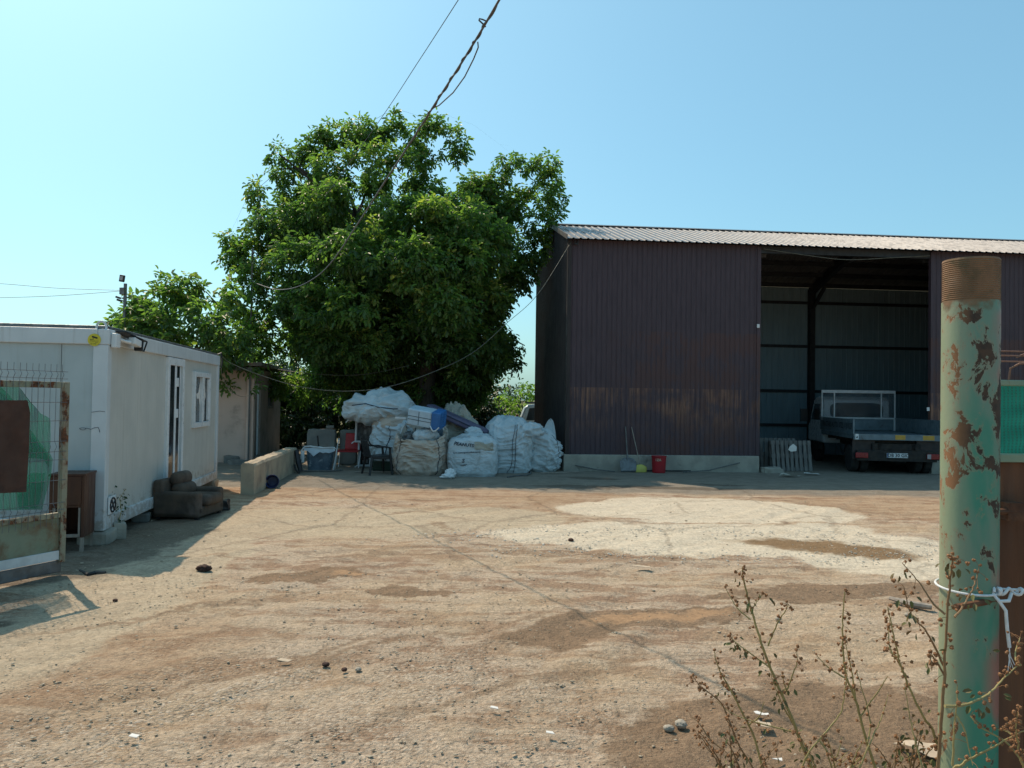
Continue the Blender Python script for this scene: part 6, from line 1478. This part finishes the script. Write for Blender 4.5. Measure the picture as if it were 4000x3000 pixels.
# ================================================================== DRY WEEDS (foreground)
def weed(label, stems, seed, group='dry weeds by the post', dark=False):
    """stems: list of (Y, radius, [(px,py)...], seed density); the first is the main stem and is carried down to the soil"""
    rn = random.Random(seed); s0 = stems[0]; p_last = at(*s0[2][0], s0[0]); p_prev = at(*s0[2][1], s0[0])
    d = (p_last - p_prev).normalized(); d = (d + Vector((0, 0, -1.2))).normalized(); base = p_last + d * (p_last.z / -d.z) if d.z < 0 else Vector((p_last.x, p_last.y, 0)); base.z = 0
    t = thing('dry_weed', label, 'weed', base, 0, group); m = MB(); sm = MB(); lm = []
    for k, (Y, r_, pp, dn) in enumerate(stems):
        pts = [at(px, py, Y + .05 * i * (1 if k % 2 else -1) * .4) - base for i, (px, py) in enumerate(pp)]
        if k == 0: pts = [Vector((0, 0, -.02)), (pts[0]) * .5 + Vector((.005, 0, 0))] + pts
        P = []
        for i in range(len(pts) - 1):
            p0, p1, p2, p3 = pts[max(i - 1, 0)], pts[i], pts[i + 1], pts[min(i + 2, len(pts) - 1)]
            for q in range(6):
                tt = q / 6; P.append(.5 * ((2 * p1) + (p2 - p0) * tt + (2 * p0 - 5 * p1 + 4 * p2 - p3) * tt * tt + (3 * p1 - p0 - 3 * p2 + p3) * tt ** 3) + Vector((rn.uniform(-1, 1), rn.uniform(-1, 1), 0)) * .0015)
        P.append(pts[-1]); n = len(P); m.tube(P, [r_ * (1 - .75 * i / n) for i in range(n)], 7)
        st = 8 if k == 0 else int(n * .25)
        for i in range(st, n):
            dens = 1.05 * dn * (.35 + .9 * i / n)
            for q in range(int(dens) + (rn.random() < dens % 1)):
                c = P[i] + Vector((rn.gauss(0, 1), rn.gauss(0, 1), rn.gauss(0, .8))) * .011
                sm.tube([P[i], P[i].lerp(c, .6) + Vector((0, 0, .004)), c], .0007, 3, cap=False)
                s_ = rn.uniform(.0024, .0050); rot = Euler((rn.uniform(0, 3), rn.uniform(0, 3), rn.uniform(0, 3))).to_matrix()
                for lobe in range(3):
                    o = rot @ Vector((math.cos(lobe * 2.1), math.sin(lobe * 2.1), 0)) * s_ * .6
                    sm.lathe([(.001, -s_), (s_ * .75, -s_ * .45), (s_ * .85, s_ * .2), (s_ * .3, s_ * .9)], 5, c + o, rot)
            if rn.random() < .10 * dn:
                lm.append(((P[i].x, P[i].y, P[i].z), .012, .3))
    m.build('stem', M['weed_dark'] if dark else M['weed_stem'], t, smooth=True); tag(sm.build('seed_heads', M['seed'], t), kind='stuff')
    if lm:
        V, F, T = leaf_cloud(lm, 20000, .018, seed, nl=1, droop=.8); np_mesh('leaves', V, F, M['leaf_dry'], t, False, {'tint': T})
weed('tallest dry seeding weed with many side branches, left of centre of the weed patch', [
    (2.62, .0075, [(3190, 3060), (3142, 2935), (3088, 2794), (3012, 2615), (2974, 2512), (2931, 2371), (2905, 2270), (2900, 2215)], 1.2),
    (2.60, .003, [(3012, 2612), (2935, 2555), (2871, 2507), (2855, 2485)], 1.0), (2.64, .003, [(3001, 2523), (3035, 2440), (3072, 2377), (3080, 2360)], .8),
    (2.62, .0028, [(2931, 2420), (2890, 2385), (2862, 2350), (2830, 2288)], .9), (2.6, .003, [(3072, 2702), (3095, 2640), (3113, 2588), (3113, 2528)], .9), (2.6, .003, [(3099, 2859), (3015, 2838), (2936, 2816), (2860, 2786), (2800, 2740)], .5),
    (2.6, .0026, [(3075, 2700), (3062, 2665), (3058, 2625)], .3), (2.64, .0026, [(2931, 2390), (2960, 2345), (2985, 2318)], .9), (2.6, .003, [(3100, 2830), (3060, 2760), (3030, 2690), (3010, 2630)], .7)], 1)
weed('slender green tinged weed with a few green leaves at the left of the weed patch', [
    (2.72, .0055, [(2990, 3060), (2947, 2886), (2904, 2794), (2866, 2718), (2833, 2659), (2806, 2610), (2790, 2545)], .9), (2.7, .003, [(2870, 2725), (2850, 2690), (2822, 2672)], .8), (2.7, .003, [(2925, 2830), (2965, 2800), (2985, 2740)], .3)], 2)
weed('low reddish weed leaning far out to the left of the patch', [
    (2.55, .004, [(2960, 3050), (2880, 2900), (2825, 2760), (2763, 2702), (2730, 2675), (2703, 2637)], 1.0), (2.5, .003, [(2830, 2930), (2775, 2890), (2735, 2830), (2700, 2800)], .9), (2.5, .003, [(2880, 2900), (2860, 2850), (2830, 2800)], 1.1)], 3, dark=True)
weed('dry weed with a long bare upright stalk in the middle of the patch', [
    (2.5, .0060, [(3432, 3060), (3381, 2886), (3343, 2735), (3305, 2642), (3294, 2534), (3292, 2425), (3300, 2312)], 1.2), (2.5, .003, [(3300, 2648), (3240, 2610), (3191, 2561)], 1.0), (2.52, .003, [(3343, 2735), (3330, 2640), (3312, 2560), (3302, 2500)], 1.2), (2.46, .003, [(3390, 2900), (3400, 2820), (3370, 2700), (3345, 2620)], .9), (2.46, .003, [(3360, 2800), (3430, 2700), (3470, 2640)], .3)], 4)
weed('thin arching weed whose stalk curves up between the two tall stalks', [
    (2.4, .004, [(3120, 3060), (3164, 2935), (3251, 2832), (3290, 2765), (3303, 2680), (3310, 2620)], .6), (2.4, .003, [(3340, 3040), (3400, 2900), (3440, 2810), (3470, 2710)], .4), (2.4, .003, [(3200, 2890), (3260, 2960), (3290, 2880)], .5)], 5)
weed('pale stalked weed just left of the green post', [
    (2.36, .0055, [(3690, 3060), (3650, 2870), (3603, 2794), (3538, 2653), (3511, 2572), (3490, 2480), (3468, 2371)], .9), (2.34, .003, [(3511, 2572), (3480, 2540), (3472, 2480), (3475, 2420)], 1.4), (2.36, .003, [(3538, 2640), (3510, 2590), (3480, 2550)], .8), (2.3, .003, [(3603, 3000), (3575, 2890), (3555, 2805), (3533, 2670)], .3)], 6)
weed('dark tall weed in front of the green post, its tip on the paint', [
    (2.04, .006, [(3664, 3070), (3674, 2860), (3688, 2660), (3694, 2500), (3706, 2330), (3722, 2195), (3724, 2180)], 1.1), (2.02, .0032, [(3692, 2400), (3640, 2350), (3590, 2275), (3525, 2200)], .5), (2.02, .0032, [(3685, 2600), (3620, 2470), (3560, 2400), (3530, 2290)], 1.2), (2.0, .0032, [(3730, 2410), (3780, 2340), (3810, 2270), (3826, 2205)], .9), (2.04, .003, [(3690, 2640), (3640, 2560), (3640, 2620)], 1.0)], 7, dark=True)
weed('weed with curved yellow stalks crossing the lower part of the green post', [
    (1.92, .005, [(3700, 3080), (3760, 2985), (3850, 2935), (3940, 2885), (4010, 2850)], .6), (1.9, .004, [(3690, 2758), (3770, 2752), (3860, 2712), (3930, 2640), (3985, 2590)], .9), (1.9, .003, [(3735, 2790), (3770, 2860), (3800, 2990)], .5), (1.9, .003, [(3985, 2600), (3965, 2560), (3985, 2490)], 1.5), (1.88, .003, [(3720, 2990), (3728, 2850), (3740, 2680)], .9), (1.9, .003, [(4020, 3010), (3930, 2900), (3830, 2840), (3790, 2795)], 1.0)], 8)
weed('small dry weed at the very bottom right corner beside the rusty panel', [
    (1.85, .004, [(4010, 3080), (3985, 2960), (3970, 2860), (3975, 2780)], 1.5), (1.85, .003, [(3980, 2900), (3940, 2860), (3900, 2850)], 1.2)], 9)

for k, (x0, lab) in enumerate(((2880, 'low tangled reddish weed at the bottom edge, left of the tall stalks'), (3260, 'low tangled weed at the bottom edge between the two tall stalks'), (3500, 'low tangled weed at the bottom edge just left of the cardboard sheet'))):
    rr = random.Random(90 + k); ss = []
    for j in range(5):
        xa = x0 + rr.uniform(-60, 60); dx = rr.uniform(-150, 150); hh = rr.uniform(100, 260); pp = [(xa, 3070), (xa + dx * .3, 3070 - hh * .4), (xa + dx * .65, 3070 - hh * .75), (xa + dx, 3070 - hh)]
        ss.append((2.45 + .05 * k, .0034, pp, .6))
        ss.append((2.45 + .05 * k, .002, [pp[1], (pp[1][0] + rr.uniform(-70, 70), pp[1][1] - rr.uniform(40, 90))] , .9))
    weed(lab, ss, 20 + k, dark=k != 1)

# ================================================================== GRAVEL, STONES, LITTER
def stones(n, seed, region, smin, smax, name, mat, label, flat=.32, exclude=None):
    rg = np.random.default_rng(seed); X, Y, Z = region(rg, n); S = smin * (smax / smin) ** (rg.random(len(X)) ** 2.2)
    ico = bmesh.new(); bmesh.ops.create_icosphere(ico, subdivisions=1, radius=1); bv = np.array([v.co[:] for v in ico.verts]); bf = np.array([[v.index for v in f.verts] for f in ico.faces]); ico.free()
    N = len(X); q = rg.normal(size=(N, 4)); q /= np.linalg.norm(q, axis=1)[:, None]; w_, x_, y_, z_ = q.T
    Rm = np.stack([1 - 2 * (y_**2 + z_**2), 2 * (x_*y_ - z_*w_), 2 * (x_*z_ + y_*w_), 2 * (x_*y_ + z_*w_), 1 - 2 * (x_**2 + z_**2), 2 * (y_*z_ - x_*w_), 2 * (x_*z_ - y_*w_), 2 * (y_*z_ + x_*w_), 1 - 2 * (x_**2 + y_**2)], 1).reshape(N, 3, 3)
    sc = rg.uniform(.5, 1, size=(N, 1, 3)); jit = 1 + .35 * rg.normal(size=(N, len(bv), 1)).clip(-1, 1)
    V = np.einsum('nij,nvj->nvi', Rm, bv[None] * sc * jit) * S[:, None, None]; V[:, :, 2] *= flat; V += np.stack([X, Y, Z - S * flat * .05], 1)[:, None, :]
    F = (bf[None] + (np.arange(N) * len(bv))[:, None, None]).reshape(-1, 3)
    return tag(np_mesh(name, V.reshape(-1, 3), F, mat), label, 'gravel', kind='stuff')
def reg_near(rg, n):
    y = 2.9 + 5.2 * rg.random(n) ** 1.5; x = (rg.random(n) * 2 - 1) * (y * .74 + .4); k = (x < 3.0 - (y - 3)) | (rg.random(n) < .35); k &= ~((x > .7) & (x < 3.4) & (y < 4.8) & (rg.random(n) < .6)); x, y = x[k], y[k]
    d = fbm(np.stack([x * .9, y * .9, y * 0], 1), 3, 4); k = d > rg.uniform(-.5, .25, len(x)); return x[k], y[k], np.full(k.sum(), .0)
stones(18000, 5, reg_near, .004, .017, 'gravel', M['gravel'], 'loose brownish gravel strewn over the near ground')
def reg_mid(rg, n):
    y = 6 + 11 * rg.random(n); x = (rg.random(n) * 2 - 1) * 1.0 * (y * .66); return x, y, np.zeros(n)
stones(2200, 6, reg_mid, .006, .024, 'gravel', M['gravel'], 'scattered small stones over the middle of the yard')
def reg_lime(rg, n):
    a = rg.random(n) * 2 * math.pi; r_ = .95 + .22 * rg.normal(size=n); x = 2.6 + 3.0 * r_ * np.cos(a); y = 9.95 + 1.05 * r_ * np.sin(a); return x, y, np.zeros(n)
stones(2600, 7, reg_lime, .008, .024, 'lime_gravel', M['gravel_white'], 'pale lime gravel along the edge of the spilled white patch')
# single stones big enough to point at
for i, (px, py, s_, lab) in enumerate(((1272, 2599, .035, 'dark round stone alone on the pale near ground, left of centre'), (1400, 2617, .03, 'reddish stone in the near gravel below the cable shadow'), (1345, 2618, .03, 'flat dark stone next to the reddish one'), (450, 2347, .03, 'dark clod beside the gate shadow corner'), (3545, 2405, .04, 'stone lying by the driftwood'), (2660, 2835, .05, 'grey stone on the dark soil left of the white paper'), (2612, 2850, .04, 'small tan stone at the left edge of the dark soil'), (3040, 2420, .04, 'dark stone on the crusty ground above the weeds'), (1575, 1900, .03, 'lone stone at the edge of the tree shade'), (2230, 2112, .05, 'dark clod on the front of the lime patch'))):
    p = gnd(px, py); crumple_sheet('stone', lab, (p.x, p.y, -.004), (s_ * 1.3, s_ * 1.1, s_ * .8), 60.3 + i, M['stone'] if i not in (0, 2, 3, 9) else M['rag'], 'stone', amp=.18, rz=i)
def sheet(name, label, cat, px, py, out, mat, z=.02, curl=.02, seed=1):
    p = gnd(px, py); bm = bmesh.new(); f = bm.faces.new([bm.verts.new((x, y, 0)) for x, y in out]); bmesh.ops.triangulate(bm, faces=[f]); bmesh.ops.subdivide_edges(bm, edges=bm.edges, cuts=3, use_grid_fill=True)
    for v in bm.verts: v.co.z = curl * (.5 + mnoise.noise(Vector((v.co.x * 7, v.co.y * 7, seed))))
    me = bpy.data.meshes.new(name); bm.to_mesh(me); bm.free(); me.materials.append(mat); o = link(bpy.data.objects.new(name, me)); o.location = (p.x, p.y, z); q = o.modifiers.new('s', 'SOLIDIFY'); q.thickness = .003; tag(o, label, cat); return o
sheet('paper_scrap', 'torn white paper scrap on the dark soil among the weeds', 'paper', 2970, 2805, [(-.03, -.02), (.0, -.025), (.045, -.02), (.05, .015), (.02, .005), (-.01, .025), (-.035, .01)], M['paper'])
sheet('card_scrap', 'small tan card square below the white paper scrap', 'card', 2980, 2850, [(-.045, -.03), (.04, -.03), (.05, .035), (-.03, .035)], M['card'])
sheet('cardboard_sheet', 'torn pale cardboard sheet at the foot of the green post', 'cardboard', 3600, 2940, [(-.12, .06), (-.02, -.12), (.06, -.16), (.16, -.10), (.16, .05), (.02, .06)], M['card'], .02, .03)
sheet('paper_scrap', 'small beige paper on the open ground right of the cable shadow', 'paper', 2505, 2222, [(-.10, -.03), (.08, -.04), (.10, .02), (-.05, .04)], M['card'], .02)
sheet('paper_scrap', 'tiny white square in the gravel at the lower left', 'paper', 524, 2895, [(-.022, -.015), (.02, -.018), (.022, .014), (-.02, .016)], M['paper'])
sheet('paper_scrap', 'flat pale chip on the near ground left of the cable shadow', 'paper', 1110, 2595, [(-.045, -.02), (.03, -.025), (.05, .02), (-.03, .025)], M['card'])
sheet('paper_scrap', 'white chip in the near gravel at bottom centre', 'paper', 2148, 2882, [(-.02, -.012), (.025, -.01), (.015, .015), (-.02, .012)], M['paper'])
sheet('paper_scrap', 'white chip in the near gravel above the other at bottom centre', 'paper', 1930, 2783, [(-.025, -.01), (.025, -.012), (.02, .014), (-.015, .016)], M['paper'])
sheet('paper_scrap', 'white sheet lying on the bay floor before the pallets', 'paper', 3165, 1855, [(-.20, -.10), (.2, -.12), (.22, .08), (-.1, .12)], M['paper'], .02, .05)
sheet('paper_scrap', 'crumpled pale sheet on the ground in front of the front pallet', 'paper', 3080, 1862, [(-.28, -.1), (.0, -.16), (.3, -.08), (.05, .18)], M['sack_dirty'], .01, .10)
sheet('paper_scrap', 'flattened white scrap low down right of the cardboard, at the bottom edge', 'paper', 3035, 2985, [(-.03, -.012), (.02, -.02), (.03, .015)], M['paper'])
p = gnd(796, 2228); crumple_sheet('rag', 'small dark crumpled rag on the sunlit ground right of the cabin shadow', (p.x, p.y, 0), (.12, .09, .06), 8.8, M['rag'], 'rag')
rod('rubber_strip', 'black rubber strip lying on the shaded concrete by the gate', 'strip', [gnd(312, 2232) + Vector((0, 0, .012)), gnd(345, 2250) + Vector((0, 0, .012)), gnd(372, 2243) + Vector((0, 0, .012)), gnd(412, 2243) + Vector((0, 0, .012))], [.012, .02, .024, .02], M['black_plastic'])
def driftwood():
    a, b, c_ = gnd(3478, 2350), gnd(3560, 2375), gnd(3640, 2385); z = Vector((0, 0, .03)); o = MB().tube([Vector((0, 0, .03)), b - a + z * 1.1, c_ - a + z], [.022, .038, .03], 8, squash=.8).build('driftwood_stick', M['wood_pale'], None, smooth=True); o.location = a; tag(o, 'pale weathered stick of wood on the soil left of the green post', 'stick')
driftwood()
p = gnd(850, 1990); rough_block('tyre_scrap', 'dark lump of scrap on the ground just right of the armchair', (p.x, p.y, -.02), (.34, .26, .16), .3, M['black_plastic'], 71, 'scrap', amp=.05)
